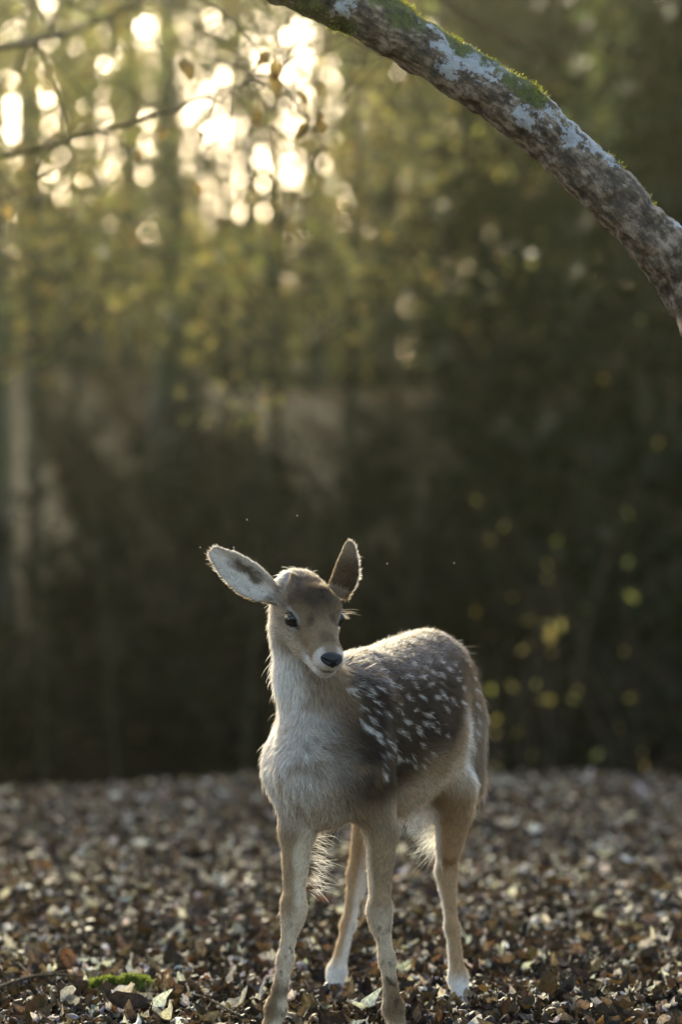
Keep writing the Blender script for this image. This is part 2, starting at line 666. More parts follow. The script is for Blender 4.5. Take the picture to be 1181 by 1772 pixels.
# hind legs
HL_ = [W(-0.49, 0.046, 0.60), P(788, 1400, 5.80), P(772, 1506, 5.84), P(783, 1605, 5.80), P(793, 1692, 5.76), P(801, 1735, 5.735)]
leg(HL_, [0.074, 0.033, 0.0185, 0.0120, 0.0165, 0.0172], "hindleg")
prim("W", HL_[2] + [0.008, 0.014, 0.012], HL_[2] + [0.003, 0.004, -0.035], 0.014, 0.014, 0.02, tag="hindleg", flow=-ZUP)
prim("W", P(790, 1360, 5.74), P(776, 1470, 5.80), 0.042, 0.022, 0.03, tag="hindleg", flow=-ZUP)
HR_ = [W(-0.49, -0.046, 0.60), P(640, 1400, 5.98), P(619, 1512, 6.02), P(603, 1600, 5.98), P(583, 1682, 5.93), P(577, 1714, 5.915)]
leg(HR_, [0.074, 0.033, 0.0185, 0.0120, 0.0165, 0.0172], "hindleg")
prim("W", HR_[2] + [0.006, 0.014, 0.012], HR_[2] + [0.0, 0.004, -0.035], 0.014, 0.014, 0.02, tag="hindleg", flow=-ZUP)
# thigh fronts / flank folds
for s in (1, -1):
    prim("B", (-0.46, 0.050 * s, 0.56), (-0.51, 0.060 * s, 0.48), 0.062, 0.050, 0.04, tag="thigh", flow=-ZUP + BACK * .4)

# head
prim("H", (-0.062, 0, 0.004), (-0.015, 0, 0.016), 0.050, 0.046, 0.02, (1, 1.0, 1), "head", -hu)
prim("H", (-0.085, 0, -0.02), (-0.06, 0, -0.02), 0.045, 0.045, 0.03, tag="head", flow=-hu)
prim("H", (-0.015, 0, 0.006), (0.088, 0, -0.020), 0.043, 0.0250, 0.02, (1, 0.98, 1), "face", -hu)
prim("H", (0.088, 0, -0.022), (0.112, 0, -0.026), 0.0240, 0.0220, 0.015, (1, 1.28, 0.95), "muzzle", -hu)
for s in (1, -1):
    prim("H", (-0.04, 0.029 * s, -0.036), (0.03, 0.018 * s, -0.040), 0.033, 0.022, 0.025, tag="cheek", flow=-hu)
    prim("H", (-0.016, 0.037 * s, 0.025), (0.000, 0.038 * s, 0.024), 0.012, 0.009, 0.015, tag="head", flow=-hu)
prim("H", (0.02, 0, -0.050), (0.098, 0, -0.054), 0.024, 0.0140, 0.015, (1, 1.45, 1), tag="chin", flow=-hu)
# little knobs where antlers will grow
prim("H", (-0.064, -0.028, 0.040), (-0.070, -0.030, 0.053), 0.010, 0.007, 0.012, tag="head", flow=hw)

EYES = []
for s in (1, -1):
    EYES.append((Hd(0.000, 0.0440 * s, 0.003), norm(0.88 * s * hl + 0.42 * hu + 0.12 * hw), s))
EYE_R = 0.0152

# ears: (base, tip, normal of the open side, half width, cup depth)
def ear_frame(base, tip, nrm):
    t = norm(tip - base)
    n = norm(nrm - (nrm @ t) * t)
    s = np.cross(n, t)
    return base, t, s, n, np.linalg.norm(tip - base)


EARS = [ear_frame(P(486, 1034, 5.315), P(366, 949, 5.335), np.array([0.10, -1.0, -0.10])) + (0.0335, 0.020),
        ear_frame(P(577, 1030, 5.335), P(608, 938, 5.36), np.array([0.72, 0.66, 0.05])) + (0.0345, 0.020)]


EAR_W = {0: [.40, .60, .88, 1.0, .95, .80, .58, .40, .20], 1: [.50, .70, .94, .96, .84, .65, .47, .33, .16]}


def ear_profile(t, kind=0):
    t = np.clip(t, 0, 1)
    return np.interp(t, [0, .1, .25, .42, .58, .72, .85, .94, 1.0], EAR_W[kind])


def ear_dist(e, p):
    base, t, s, n, L, hw_, cup = e
    q = p - base
    a, b, c = q @ t / L, q @ s, q @ n
    wid = ear_profile(a, 1 if hw_ > 0.0335 else 0) * hw_ * np.where(b > 0, 1.15, 0.8)
    rel = np.clip(b / np.maximum(wid, 1e-4), -1.3, 1.3)
    mid = cup * rel ** 2 * np.interp(a, [0, .2, .6, 1], [1.1, 1.2, 0.9, 0.4]) - 0.008
    th = np.interp(a, [0, 0.3, 1], [0.008, 0.0042, 0.0034])
    d1 = np.abs(c - mid) * 0.8 - th
    d2 = np.abs(b) - wid
    d3 = np.maximum(-a - 0.02, a - 1) * L
    o = np.maximum(np.maximum(d1, d2), d3)
    return o


def smin(a, b, k):
    h = np.clip(0.5 + 0.5 * (b - a) / k, 0, 1)
    return b * (1 - h) + a * h - k * h * (1 - h)


def smax(a, b, k):
    return -smin(-a, -b, k)


def body_field(h):
    lo = np.array([-0.30, 5.08, 0.0])
    hi = np.array([0.36, 6.16, 1.02])
    dims = np.ceil((hi - lo) / h).astype(int)
    D = np.full(dims, 0.06, np.float32)

    def box(mn, mx):
        i0 = np.clip(np.floor((mn - lo) / h).astype(int), 0, dims - 1)
        i1 = np.clip(np.ceil((mx - lo) / h).astype(int) + 1, 1, dims)
        ax = [lo[d] + h * np.arange(i0[d], i1[d]) for d in range(3)]
        g = np.stack(np.meshgrid(*ax, indexing='ij'), -1)
        return tuple(slice(i0[d], i1[d]) for d in range(3)), g

    for pr in PRIMS:
        R, O, a, b, r0, r1, sc, k = pr[:8]
        aw, bw = O + a @ R, O + b @ R
        r = max(r0, r1) * sc.max() + k + 0.012
        sl, g = box(np.minimum(aw, bw) - r, np.maximum(aw, bw) + r)
        D[sl] = smin(D[sl], pdist(pr, g).astype(np.float32), k)
    for e in EARS:
        base, tip = e[0], e[0] + e[1] * e[4]
        sl, g = box(np.minimum(base, tip) - 0.07, np.maximum(base, tip) + 0.07)
        D[sl] = smin(D[sl], ear_dist(e, g).astype(np.float32), 0.008)
    # eye sockets, lids
    for c, ax, s in EYES:
        sl, g = box(c - 0.04, c + 0.04)
        q = g - c
        D[sl] = smax(D[sl], -(np.linalg.norm(q, axis=-1) - EYE_R * 1.0).astype(np.float32), 0.004)
        up = norm(hw - (hw @ ax) * ax)
        fw = np.cross(up, ax) * s
        for sg, r, lift in ((1, 0.0022, 0.95), (-1, 0.0022, 0.86)):
            pts = []
            for u in np.linspace(-1, 1, 7):
                a = u * 1.25
                # lid follows the ball: outline almond
                yy = sg * lift * math.cos(a * 1.2) * EYE_R
                xx = math.sin(a) * EYE_R * 1.08
                zz = math.sqrt(max((EYE_R * 1.04) ** 2 - yy * yy - min(xx * xx, EYE_R ** 2 * .98), 0.0))
                pts.append(c + up * yy + fw * xx + ax * zz)
            for i in range(6):
                pr = (np.eye(3), np.zeros(3), pts[i], pts[i + 1], r, r, np.ones(3), 0.004)
                dd = pdist(pr + ("lid", None), g).astype(np.float32)
                D[sl] = smin(D[sl], dd, 0.003)
    # mouth line and nostril hollows
    for a, b, r in ((Hd(0.062, 0.0275, -0.041), Hd(0.118, 0.018, -0.0435), 0.0032), (Hd(0.062, -0.0275, -0.041), Hd(0.118, -0.018, -0.0435), 0.0028),
                    (Hd(0.118, 0.018, -0.0435), Hd(0.130, 0.0, -0.0425), 0.0036), (Hd(0.118, -0.018, -0.0435), Hd(0.130, 0.0, -0.0425), 0.0036)):
        sl, g = box(np.minimum(a, b) - 0.02, np.maximum(a, b) + 0.02)
        pr = (np.eye(3), np.zeros(3), a, b, r, r, np.ones(3), 0.004, "m", None)
        D[sl] = smax(D[sl], -pdist(pr, g).astype(np.float32), 0.004)
    return D, lo, h


def surface_nets(D, lo, h):
    S = D < 0
    nx, ny, nz = D.shape
    c = [S[i:nx - 1 + i, j:ny - 1 + j, k:nz - 1 + k] for i in (0, 1) for j in (0, 1) for k in (0, 1)]
    cnt = sum(x.astype(np.int8) for x in c)
    act = np.nonzero((cnt > 0) & (cnt < 8))
    idx = np.full((nx - 1, ny - 1, nz - 1), -1, np.int32)
    idx[act] = np.arange(len(act[0]))
    base = np.stack(act, -1)
    acc = np.zeros((len(base), 3))
    num = np.zeros(len(base))
    corners = [(i, j, k) for i in (0, 1) for j in (0, 1) for k in (0, 1)]
    vals = {cc: D[act[0] + cc[0], act[1] + cc[1], act[2] + cc[2]].astype(float) for cc in corners}
    for a in corners:
        for d in range(3):
            if a[d] == 0:
                b = list(a)
                b[d] = 1
                b = tuple(b)
                va, vb = vals[a], vals[b]
                m = (va < 0) != (vb < 0)
                t = np.where(m, va / np.where(m, va - vb, 1), 0)
                p = np.array(a, float)[None] + np.zeros((len(base), 3))
                p[:, d] += t
                acc += p * m[:, None]
                num += m
    v = lo + h * (base + acc / num[:, None])
    quads = []
    for d in range(3):
        sh = [slice(1, -1)] * 3
        sh[d] = slice(0, -1)
        A = S[tuple(sh)]
        sh2 = list(sh)
        sh2[d] = slice(1, None)
        B = S[tuple(sh2)]
        e = np.nonzero(A != B)
        off = np.array([1, 1, 1])
        off[d] = 0
        g = [e[i] + off[i] for i in range(3)]
        o1, o2 = [(1, 2), (2, 0), (0, 1)][d]

        def at(x, y):
            q = [g[0].copy(), g[1].copy(), g[2].copy()]
            q[o1] = q[o1] - x
            q[o2] = q[o2] - y
            return idx[q[0], q[1], q[2]]
        f = np.stack([at(1, 1), at(0, 1), at(0, 0), at(1, 0)], -1)
        flip = ~A[e]
        f[flip] = f[flip][:, ::-1]
        quads.append(f)
    q = np.vstack(quads)
    q = q[(q >= 0).all(1)]
    # gradients for normals
    i = base.clip(1, np.array(D.shape) - 3)
    gr = np.stack([D[i[:, 0] + 1, i[:, 1], i[:, 2]] - D[i[:, 0] - 1, i[:, 1], i[:, 2]],
                   D[i[:, 0], i[:, 1] + 1, i[:, 2]] - D[i[:, 0], i[:, 1] - 1, i[:, 2]],
                   D[i[:, 0], i[:, 1], i[:, 2] + 1] - D[i[:, 0], i[:, 1], i[:, 2] - 1]], -1).astype(float)
    return v, q, norm(gr)


def vertex_normals(v, q):
    a = v[q[:, 2]] - v[q[:, 0]]
    b = v[q[:, 3]] - v[q[:, 1]]
    fn = np.cross(a, b)
    n = np.zeros_like(v)
    for i in range(4):
        np.add.at(n, q[:, i], fn)
    return norm(n), np.linalg.norm(fn, axis=1) * 0.5


TAGS = ["trunk", "chest", "tail", "neck", "foreleg", "shoulder", "hindleg", "thigh", "head", "face", "muzzle", "cheek", "chin"]


def part_weights(v):
    """soft membership of each vertex in the body regions, and the combed direction of the coat"""
    Wt = {t: np.zeros(len(v)) for t in TAGS}
    flow = np.zeros((len(v), 3))
    tot = np.zeros(len(v))
    for pr in PRIMS:
        d = pdist(pr, v)
        w = np.exp(-np.clip(d, -0.02, 1) / 0.011)
        Wt[pr[8]] += w
        flow += w[:, None] * pr[9]
        tot += w
    for t in TAGS:
        Wt[t] /= tot
    return Wt, flow / tot[:, None]


C_DARK = np.array([0.019, 0.011, 0.006])
C_BROWN = np.array([0.080, 0.045, 0.020])
C_TAN = np.array([0.36, 0.24, 0.125])
C_GREY = np.array([0.205, 0.142, 0.084])
C_WHITE = np.array([0.90, 0.83, 0.73])
C_CREAM = np.array([0.62, 0.50, 0.35])
C_BLACK = np.array([0.015, 0.013, 0.012])

# white flecks of the flank, as seen on the left side of the coat (picture px), mirrored onto the right side
SPOT_PX = [(626, 1260, 12), (648, 1266, 9), (608, 1190, 9), (672, 1178, 10), (690, 1188, 8), (706, 1170, 8), (729, 1171, 8), (748, 1163, 9), (762, 1166, 9), (775, 1158, 9),
           (728, 1204, 8), (752, 1206, 8), (768, 1204, 8), (783, 1210, 9), (799, 1214, 9), (705, 1207, 8), (770, 1224, 9), (740, 1237, 7), (693, 1231, 8), (720, 1258, 8),
           (705, 1248, 8), (733, 1252, 7), (694, 1264, 8), (678, 1289, 9), (700, 1246, 7), (729, 1288, 7), (745, 1254, 7), (690, 1312, 11), (684, 1300, 8), (661, 1338, 8),
           (648, 1326, 7), (640, 1293, 6), (667, 1232, 7), (650, 1214, 7), (640, 1240, 6), (625, 1222, 6), (718, 1188, 7), (741, 1186, 7), (790, 1175, 8), (800, 1190, 8), (786, 1150, 8),
           (715, 1150, 7), (740, 1146, 8), (760, 1146, 7), (820, 1190, 8), (823, 1215, 8), (826, 1240, 8), (816, 1170, 7), (825, 1265, 8), (820, 1290, 9), (716, 1324, 8), (600, 1285, 7), (612, 1310, 7), (690, 1216, 6), (655, 1190, 7)]


def coat_colors(v, nrm, Wt):
    B = (v - ORG) @ BODY.T
    Hh = (v - HEADO) @ HEAD.T
    F, L, Z = B[:, 0], B[:, 1], B[:, 2]
    u, l, w = Hh[:, 0], Hh[:, 1], Hh[:, 2]
    w = w + 0.10 * np.clip(u, 0, 0.13)
    n1 = fbm(v, 22, 5)
    n2 = fbm(v, 60, 8)
    N = len(v)

    def lay(c, col, f):
        f = np.clip(f, 0, 1)[:, None]
        return c * (1 - f) + np.asarray(col) * f
    # trunk: dark saddle, brown side, pale belly
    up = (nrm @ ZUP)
    zz = Z + 0.012 * n1
    c = np.tile(C_BROWN, (N, 1))
    c = lay(c, C_DARK, sstep(0.50, 0.60, zz) * 0.8)
    c = lay(c, C_TAN, sstep(0.59, 0.51, zz - 0.14 * sstep(-0.26, -0.44, F)) * sstep(-0.02, -0.10, F))
    c = lay(c, C_CREAM, sstep(0.53, 0.47, zz - 0.12 * sstep(-0.26, -0.44, F)))
    c = lay(c, C_GREY * 0.6, sstep(0.35, 0.85, up) * 0.6)  # sky sheen on the upward-facing back, painted in as grey
    # haunch greyer, pale flank edge, dark tail stripe
    c = lay(c, C_BROWN * 1.15, sstep(-0.36, -0.46, F) * 0.7)
    c = lay(c, C_WHITE * 0.85, sstep(0.036, 0.006, np.abs(F + 0.395 - 0.25 * (Z - 0.56) + 0.02 * n1)) * sstep(0.66, 0.58, Z) * sstep(0.40, 0.46, Z) * 0.9)
    c = lay(c, C_DARK * 0.9, sstep(-0.53, -0.56, F) * sstep(0.54, 0.62, Z))
    c = lay(c, C_TAN * 1.15, (Wt["hindleg"] + Wt["thigh"] * 0.6) * sstep(0.52, 0.42, Z))
    # neck and chest
    nk = np.clip(Wt["neck"] + Wt["chest"] + 0.0, 0, 1)
    front = nrm @ norm(hF * 0.8 - hL * 0.1) 
    cn = np.tile(C_TAN * 0.85, (N, 1))
    cn = lay(cn, C_WHITE, sstep(-0.05, 0.6, front + 0.3 * n1) * (0.88 - 0.45 * np.clip(n2 + 0.1, 0, 1)))
    cn = lay(cn, C_DARK * 1.2, sstep(-0.05, -0.6, front))
    c = c * (1 - nk[:, None]) + cn * nk[:, None]
    c = lay(c, C_CREAM, Wt["chest"] * 0.55 * sstep(0.2, -0.2, n1))
    brs = sstep(0.25, 0.75, nrm @ norm(hF - 0.25 * hL) + 0.35 * n1) * sstep(-0.03, 0.04, F) * sstep(0.40, 0.44, Z) * sstep(0.80, 0.70, Z)
    c = lay(c, C_WHITE * 0.92, brs * (0.68 - 0.55 * np.clip(n2 + 0.25, 0, 1)))
    # shoulders: brown outside on the left, pale towards the breast
    br = np.clip(Wt["shoulder"] + Wt["foreleg"] + Wt["trunk"] * 0.6, 0, 1) * sstep(-0.06, 0.03, F) * sstep(0.40, 0.46, Z)
    frontal = sstep(0.25, 0.8, nrm @ hF + 0.2 * n1)
    c = lay(c, C_WHITE * 0.8, br * frontal * 0.8 * sstep(0.05, -0.05, L))
    c = lay(c, C_TAN * 0.8, br * frontal * 0.6 * sstep(-0.02, 0.06, L))
    lf_side = sstep(-0.005, 0.055, L + 0.025 * n1) * sstep(0.43, 0.51, Z) * sstep(0.76, 0.68, Z) * sstep(0.13, 0.05, F) * sstep(-0.20, -0.08, F)
    c = lay(c, C_BROWN * 1.1, lf_side * 0.92)
    c = lay(c, C_DARK * 1.2, lf_side * sstep(0.03, 0.085, L + 0.02 * n1) * sstep(0.46, 0.54, Z) * 0.85)
    # fore legs: tan with pale inner side, white cannon, brown pastern
    fl = Wt["foreleg"] * sstep(0.52, 0.39, Z + 0.02 * n1)
    out = (nrm @ hL) * np.sign(L)
    cl = np.tile(C_TAN * 0.85, (N, 1))
    cl = lay(cl, C_CREAM, sstep(-0.1, -0.7, out + 0.3 * n1))
    cl = lay(cl, C_CREAM * 0.95, sstep(0.285, 0.245, Z + 0.012 * n1) * sstep(0.11, 0.17, Z + 0.02 * n1) * (0.7 + 0.4 * n2))
    cl = lay(cl, C_BROWN * 1.3, sstep(0.15, 0.11, Z) * sstep(0.05, 0.08, Z) * sstep(-0.35, 0.15, n1) * 0.75)
    cl = lay(cl, C_BROWN * 0.6, sstep(0.52, 0.62, fbm(v, 95, 44) + 0.2) * sstep(0.26, 0.22, Z) * 0.8)
    cl = lay(cl, C_WHITE * 0.8, sstep(0.06, 0.03, Z))
    c = c * (1 - fl[:, None]) + cl * fl[:, None]
    # hind legs
    hl_ = np.clip(Wt["hindleg"] + 0.6 * Wt["thigh"], 0, 1) * sstep(0.51, 0.40, Z + 0.02 * n1)
    ch = np.tile(C_TAN * 1.2, (N, 1))
    ch = lay(ch, C_WHITE * 0.8, sstep(0.2, 0.8, -out + 0.2 * n1) * 0.9)
    ch = lay(ch, C_WHITE * 0.85, sstep(0.1, 0.06, Z + 0.012 * n1))
    c = c * (1 - hl_[:, None]) + ch * hl_[:, None]
    # head
    hd = np.clip(Wt["head"] + Wt["face"] + Wt["muzzle"] + Wt["cheek"] + Wt["chin"], 0, 1)
    hc = np.tile(C_GREY * 0.9 + C_TAN * 0.12, (N, 1))
    hc = lay(hc, C_BROWN * 0.95, sstep(0.012, 0.035, w) * sstep(0.03, -0.02, u))
    hc = lay(hc, C_DARK * 1.5, sstep(0.044, 0.022, np.hypot(l * 0.9, (u + 0.018) * 0.6)) * sstep(0.01, 0.03, w) * (0.75 + 0.4 * n2))
    hc = lay(hc, C_TAN * 0.75, sstep(-0.03, -0.06, u) * sstep(0.02, 0.04, np.abs(l)) * 0.7)
    hc = lay(hc, C_CREAM * 0.8, sstep(-0.012, -0.034, w + 0.006 * n1) * 0.8)
    for s in (1, -1):
        e = np.stack([u - 0.002, l - 0.047 * s, w - 0.004], -1)
        d = np.linalg.norm(e * [1, 0.8, 1.15], axis=1)
        hc = lay(hc, C_WHITE * 0.42, sstep(0.030, 0.019, d) * sstep(0.005, 0.02, np.abs(w - 0.003) + 0.008))
        hc = lay(hc, C_BLACK, sstep(0.0192, 0.0165, d))
        # tear line and the dark gland mark
        tl = np.hypot(u - 0.021, (w + 0.002) * 1.2)
        hc = lay(hc, C_DARK * 0.6, sstep(0.010, 0.004, tl) * sstep(0.02, 0.03, l * s) * 0.85)
        gm = np.hypot(u - 0.040, (l - 0.022 * s) * 1.1)
        hc = lay(hc, C_DARK * 0.7, sstep(0.013, 0.003, gm + 0.004 * n2) * sstep(-0.01, 0.0, w) * 0.6)
    # muzzle: dark bridge, white ring round the nose, pale chin
    hc = lay(hc, C_DARK * 1.4, sstep(0.064, 0.078, u) * sstep(0.099, 0.092, u) * sstep(0.02, 0.008, np.abs(l)) * sstep(-0.01, 0.002, w) * 0.45)
    ring = sstep(0.101, 0.107, u + 0.12 * np.clip(np.abs(l) - 0.006, 0, 1) - 0.1 * np.clip(w + 0.01, -0.02, 0))
    hc = lay(hc, C_WHITE * 0.85, 0.62 * ring * (0.1 + 0.85 * np.maximum(sstep(0.008, 0.018, np.abs(l)), sstep(-0.012, -0.02, w))))
    hc = lay(hc, C_WHITE * 0.72, sstep(-0.026, -0.032, w) * sstep(0.045, 0.065, u))
    hc = lay(hc, C_DARK * 0.5, sstep(0.0042, 0.002, np.abs(w + 0.0318)) * sstep(0.055, 0.065, u) * 0.9)
    c = c * (1 - hd[:, None]) + hc * hd[:, None]
    nkz = sstep(0.58, 0.68, Z) * (1 - hd) * sstep(0.0, 0.05, F) * np.clip(Wt["neck"] * 1.3, 0, 1)
    c = lay(c, C_TAN * 0.75, nkz * sstep(-0.015, 0.03, L + 0.03 * n1 + 0.015 * n2) * 0.8)
    c = lay(c, C_TAN * 0.9, nkz * sstep(-0.068, -0.085, L + 0.01 * n1) * 0.8)
    c = lay(c, C_TAN * 0.8, sstep(0.03, 0.08, F) * sstep(0.66, 0.60, Z) * sstep(0.42, 0.46, Z) * sstep(0.05, 0.45, n1 + 0.3 * n2) * 0.6 * (1 - hd))
    # throat under the jaw
    th = Wt["neck"] * sstep(0.74, 0.80, Z) * sstep(0.2, 0.7, front)
    c = lay(c, C_WHITE * 0.95, th * 0.8)
    # ears
    for e in EARS:
        base, t, s, n, Ln, hw_, cup = e
        q = v - base
        a, b, cc = q @ t / Ln, q @ s, q @ n
        ins = (ear_dist(e, v) < 0.006) & (a > 0.13)
        inner = (nrm @ n) > 0.15
        rel = b / np.maximum(ear_profile(a) * hw_, 1e-4)
        ci = np.tile(C_WHITE * 0.45 + C_CREAM * 0.3, (N, 1))
        ci = lay(ci, C_BROWN * 0.9, sstep(0.4, 0.1, np.abs(rel + 0.15 + 0.35 * n2)) * sstep(0.22, 0.34, a) * sstep(0.80, 0.62, a) * 0.9)
        co = np.tile(C_BROWN * 0.95, (N, 1))
        co = lay(co, C_GREY, sstep(0.5, 0.9, a))
        ce = np.where(inner[:, None], ci, co)
        c = np.where(ins[:, None], ce, c)
    # flecks
    px = 590.5 + v[:, 0] * FPX / v[:, 1]
    py = HORIZON + (CAM_H - v[:, 2]) * FPX / v[:, 1]
    facing = (nrm * norm(np.array([0, 0, CAM_H]) - v)).sum(1) > 0.05
    ok = facing & (L > 0.0) & (F < 0.05) & (Z > 0.42)
    amt = np.zeros(N)
    rs = random.Random(12)
    extra = [(rs.uniform(590, 830), rs.uniform(1135, 1345), rs.uniform(3.8, 5.8)) for _ in range(105)]
    extra = [e for e in extra if e[1] < 1345 - abs(e[0] - 690) * 0.35]
    for sx, sy, sr in SPOT_PX + extra:
        j = np.nonzero(ok & (np.hypot(px - sx, py - sy) < 8))[0]
        if not len(j):
            continue
        ctr = v[j].mean(0)
        rad = sr * 0.80 / 860.0
        Bc = BODY @ (ctr - ORG)
        for side in (1, -1):
            d = np.sqrt((F - Bc[0]) ** 2 * 1.0 + (L - side * Bc[1]) ** 2 * 0.7 + (Z - Bc[2] - 0.15 * (F - Bc[0])) ** 2 * 1.3)
            amt = np.maximum(amt, sstep(rad * 1.15, rad * 0.35, d + 0.003 * n2))
    c = lay(c, C_WHITE * 0.92, amt * 0.9 * (1 - hd))
    return c.clip(0.006, 0.8)


def mat_skin():
    k = NT("fawn_skin")
    k.base(k.mix(1.0, k.attr(), (0.8, 0.78, 0.75), 'MULTIPLY'))
    k.b.inputs["Roughness"].default_value = 0.85
    k.b.inputs["Specular IOR Level"].default_value = 0.1
    return k.m


def mat_fur():
    k = NT("fawn_fur")
    c = k.attr()
    k.base(c)
    k.b.inputs["Roughness"].default_value = 0.55
    k.b.inputs["Specular IOR Level"].default_value = 0.14
    t = k.new("ShaderNodeBsdfTranslucent")
    k.l.new(c, t.inputs[0])
    m = k.new("ShaderNodeMixShader")
    m.inputs[0].default_value = 0.3
    k.l.new(k.b.outputs[0], m.inputs[1])
    k.l.new(t.outputs[0], m.inputs[2])
    h = k.new("ShaderNodeBsdfHairPrincipled")
    h.model = 'CHIANG'
    h.parametrization = 'COLOR'
    k.l.new(c, h.inputs["Color"])
    h.inputs["Roughness"].default_value = 0.35
    h.inputs["Radial Roughness"].default_value = 0.5
    m2 = k.new("ShaderNodeMixShader")
    m2.inputs[0].default_value = 0.16
    k.l.new(m.outputs[0], m2.inputs[1])
    k.l.new(h.outputs[0], m2.inputs[2])
    k.l.new(m2.outputs[0], k.out.inputs[0])
    return k.m


def build_fawn():
    D, lo, h = body_field(0.0034)
    v, q, _ = surface_nets(D, lo, h)
    # keep the big component's normals; relax a little
    for it in range(2):
        s = np.zeros_like(v)
        n = np.zeros(len(v))
        for a, b in ((0, 1), (1, 2), (2, 3), (3, 0)):
            np.add.at(s, q[:, a], v[q[:, b]])
            np.add.at(n, q[:, a], 1)
        v = v * 0.6 + 0.4 * s / np.maximum(n, 1)[:, None]
    nrm, area = vertex_normals(v, q)
    Wt, flow = part_weights(v)
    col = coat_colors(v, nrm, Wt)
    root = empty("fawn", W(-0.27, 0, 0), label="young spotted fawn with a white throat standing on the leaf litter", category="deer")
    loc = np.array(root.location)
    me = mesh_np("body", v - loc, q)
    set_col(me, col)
    link("body", me, mat_skin(), root)

    # ---- coat of hair
    B = (v - ORG) @ BODY.T
    Hh = (v - HEADO) @ HEAD.T
    n1 = fbm(v, 18, 61)
    length = (0.0135 * Wt["trunk"] + 0.018 * Wt["chest"] + 0.024 * Wt["tail"] + 0.016 * Wt["neck"] + 0.0072 * Wt["foreleg"] + 0.017 * Wt["shoulder"]
              + 0.0075 * Wt["hindleg"] + 0.018 * Wt["thigh"] + 0.0085 * Wt["head"] + 0.0055 * Wt["face"] + 0.0035 * Wt["muzzle"] + 0.0085 * Wt["cheek"] + 0.0045 * Wt["chin"])
    length *= 1 + 0.12 * n1
    high = np.clip((B[:, 2] - 0.38) / 0.08, 0, 1)
    legw = Wt["foreleg"] + Wt["hindleg"]
    length = length + legw * high * 0.008
    belly = sstep(0.47, 0.42, B[:, 2]) * sstep(-0.05, -0.15, B[:, 0]) * (1 - legw)
    length = length + belly * 0.012
    foot = sstep(0.05, 0.02, B[:, 2])
    length = length * (1 - 0.3 * foot)
    lift = 0.26 + 0.08 * n1 + 0.10 * Wt["chest"] + 0.02 * Wt["neck"]
    dens = 1.0 + 1.3 * (Wt["head"] + Wt["face"] + Wt["muzzle"] + Wt["cheek"] + Wt["chin"]) + 0.5 * legw
    # head flow: outward from the bridge; forelock swirls
    fl = flow - (flow * nrm).sum(1, keepdims=True) * nrm
    for e in EARS:
        m = ear_dist(e, v) < 0.008
        a = (v - e[0]) @ e[1] / e[4]
        m &= a > 0.1
        b = (v - e[0]) @ e[2] / np.maximum(ear_profile(a) * e[5], 1e-4)
        f2 = e[1][None] + 0.7 * e[2][None] * np.clip(b, -1, 1)[:, None]
        f2 = f2 - (f2 * nrm).sum(1, keepdims=True) * nrm
        fl[m] = f2[m]
        length[m] = 0.0055 + 0.003 * np.abs(np.clip(b[m], -1, 1)) ** 3
        lift[m] = 0.25
        dens[m] = 2.2
    # haunch: belly hair streams down and back
    for c_, ax, s in EYES:
        d = np.linalg.norm(v - (c_ + ax * 0.011), axis=1)
        dens *= sstep(0.0115, 0.0145, d)
        length *= 0.45 + 0.55 * sstep(0.014, 0.028, d)
    # bare nose leather
    nose_c = Hd(0.1225, 0, -0.0165)
    e = (v - nose_c) @ HEAD.T
    dn = np.sqrt((e[:, 0] / 0.016) ** 2 + (e[:, 1] / 0.0225) ** 2 + (e[:, 2] / 0.0150) ** 2)
    dens *= sstep(0.85, 1.1, dn)
    # swirl the combing a little so that it clumps
    sw = np.stack([vnoise(v, 14, 71), vnoise(v, 14, 72), vnoise(v, 14, 73)], -1) * 0.35 + np.stack([vnoise(v, 55, 74), vnoise(v, 55, 75), vnoise(v, 55, 76)], -1) * 0.35
    headw = (Wt["head"] * sstep(-0.005, 0.02, Hh[:, 2]))[:, None]
    sw = sw * (1 + 1.6 * headw)
    fl = norm(fl) + sw
    fl = norm(fl - (fl * nrm).sum(1, keepdims=True) * nrm)

    fd = area * dens[q].mean(1)
    NH = 330000
    fi = RNG.choice(len(q), NH, p=fd / fd.sum())
    a, b = RNG.random(NH), RNG.random(NH)
    wq = np.stack([(1 - a) * (1 - b), a * (1 - b), a * b, (1 - a) * b], -1)

    def interp(arr):
        return (arr[q[fi]] * (wq[..., None] if arr.ndim == 2 else wq)).sum(1)
    pos, nn, ff = interp(v), norm(interp(nrm)), norm(interp(fl))
    ln, lf, cc = interp(length), interp(lift), interp(col)
    legh, fine = interp(legw), interp(Wt["head"] + Wt["face"] + Wt["muzzle"] + Wt["cheek"] + Wt["chin"])
    ln = ln * RNG.lognormal(0, 0.22, NH)
    stray = RNG.random(NH) < 0.022
    ln = np.where(stray, ln * RNG.uniform(1.1, 1.45, NH), ln)
    longh = stray & (interp(Wt["chest"] + Wt["neck"] * 0.6 + Wt["tail"] + Wt["thigh"] * 0.5) > 0.35)
    ln = np.where(longh, ln * 1.15, ln)
    lf = np.where(stray, lf * 1.4 + 0.12, lf) * RNG.normal(1, 0.25, NH).clip(0.3, 1.8)
    lf = lf * (1 + 0.3 * vnoise(pos, 160, 125))
    ff = norm(ff + RNG.normal(0, 0.13, (NH, 3)))
    side = np.cross(nn, ff)
    bend = RNG.normal(0, 0.12, NH)
    K = 5
    s = np.linspace(0, 1, K)
    pts = np.empty((NH, K, 3), np.float32)
    for i, t in enumerate(s):
        pts[:, i] = (pos - nn * 0.0008 + ln[:, None] * (ff * (t * 0.95) + nn * (lf * (1.35 * t - 0.55 * t * t))[:, None]
                     + side * (bend * t * t)[:, None] - ZUP * (0.06 * t * t)))
    # long wisps: under the belly by the hind legs and behind the fore leg
    tuft = []
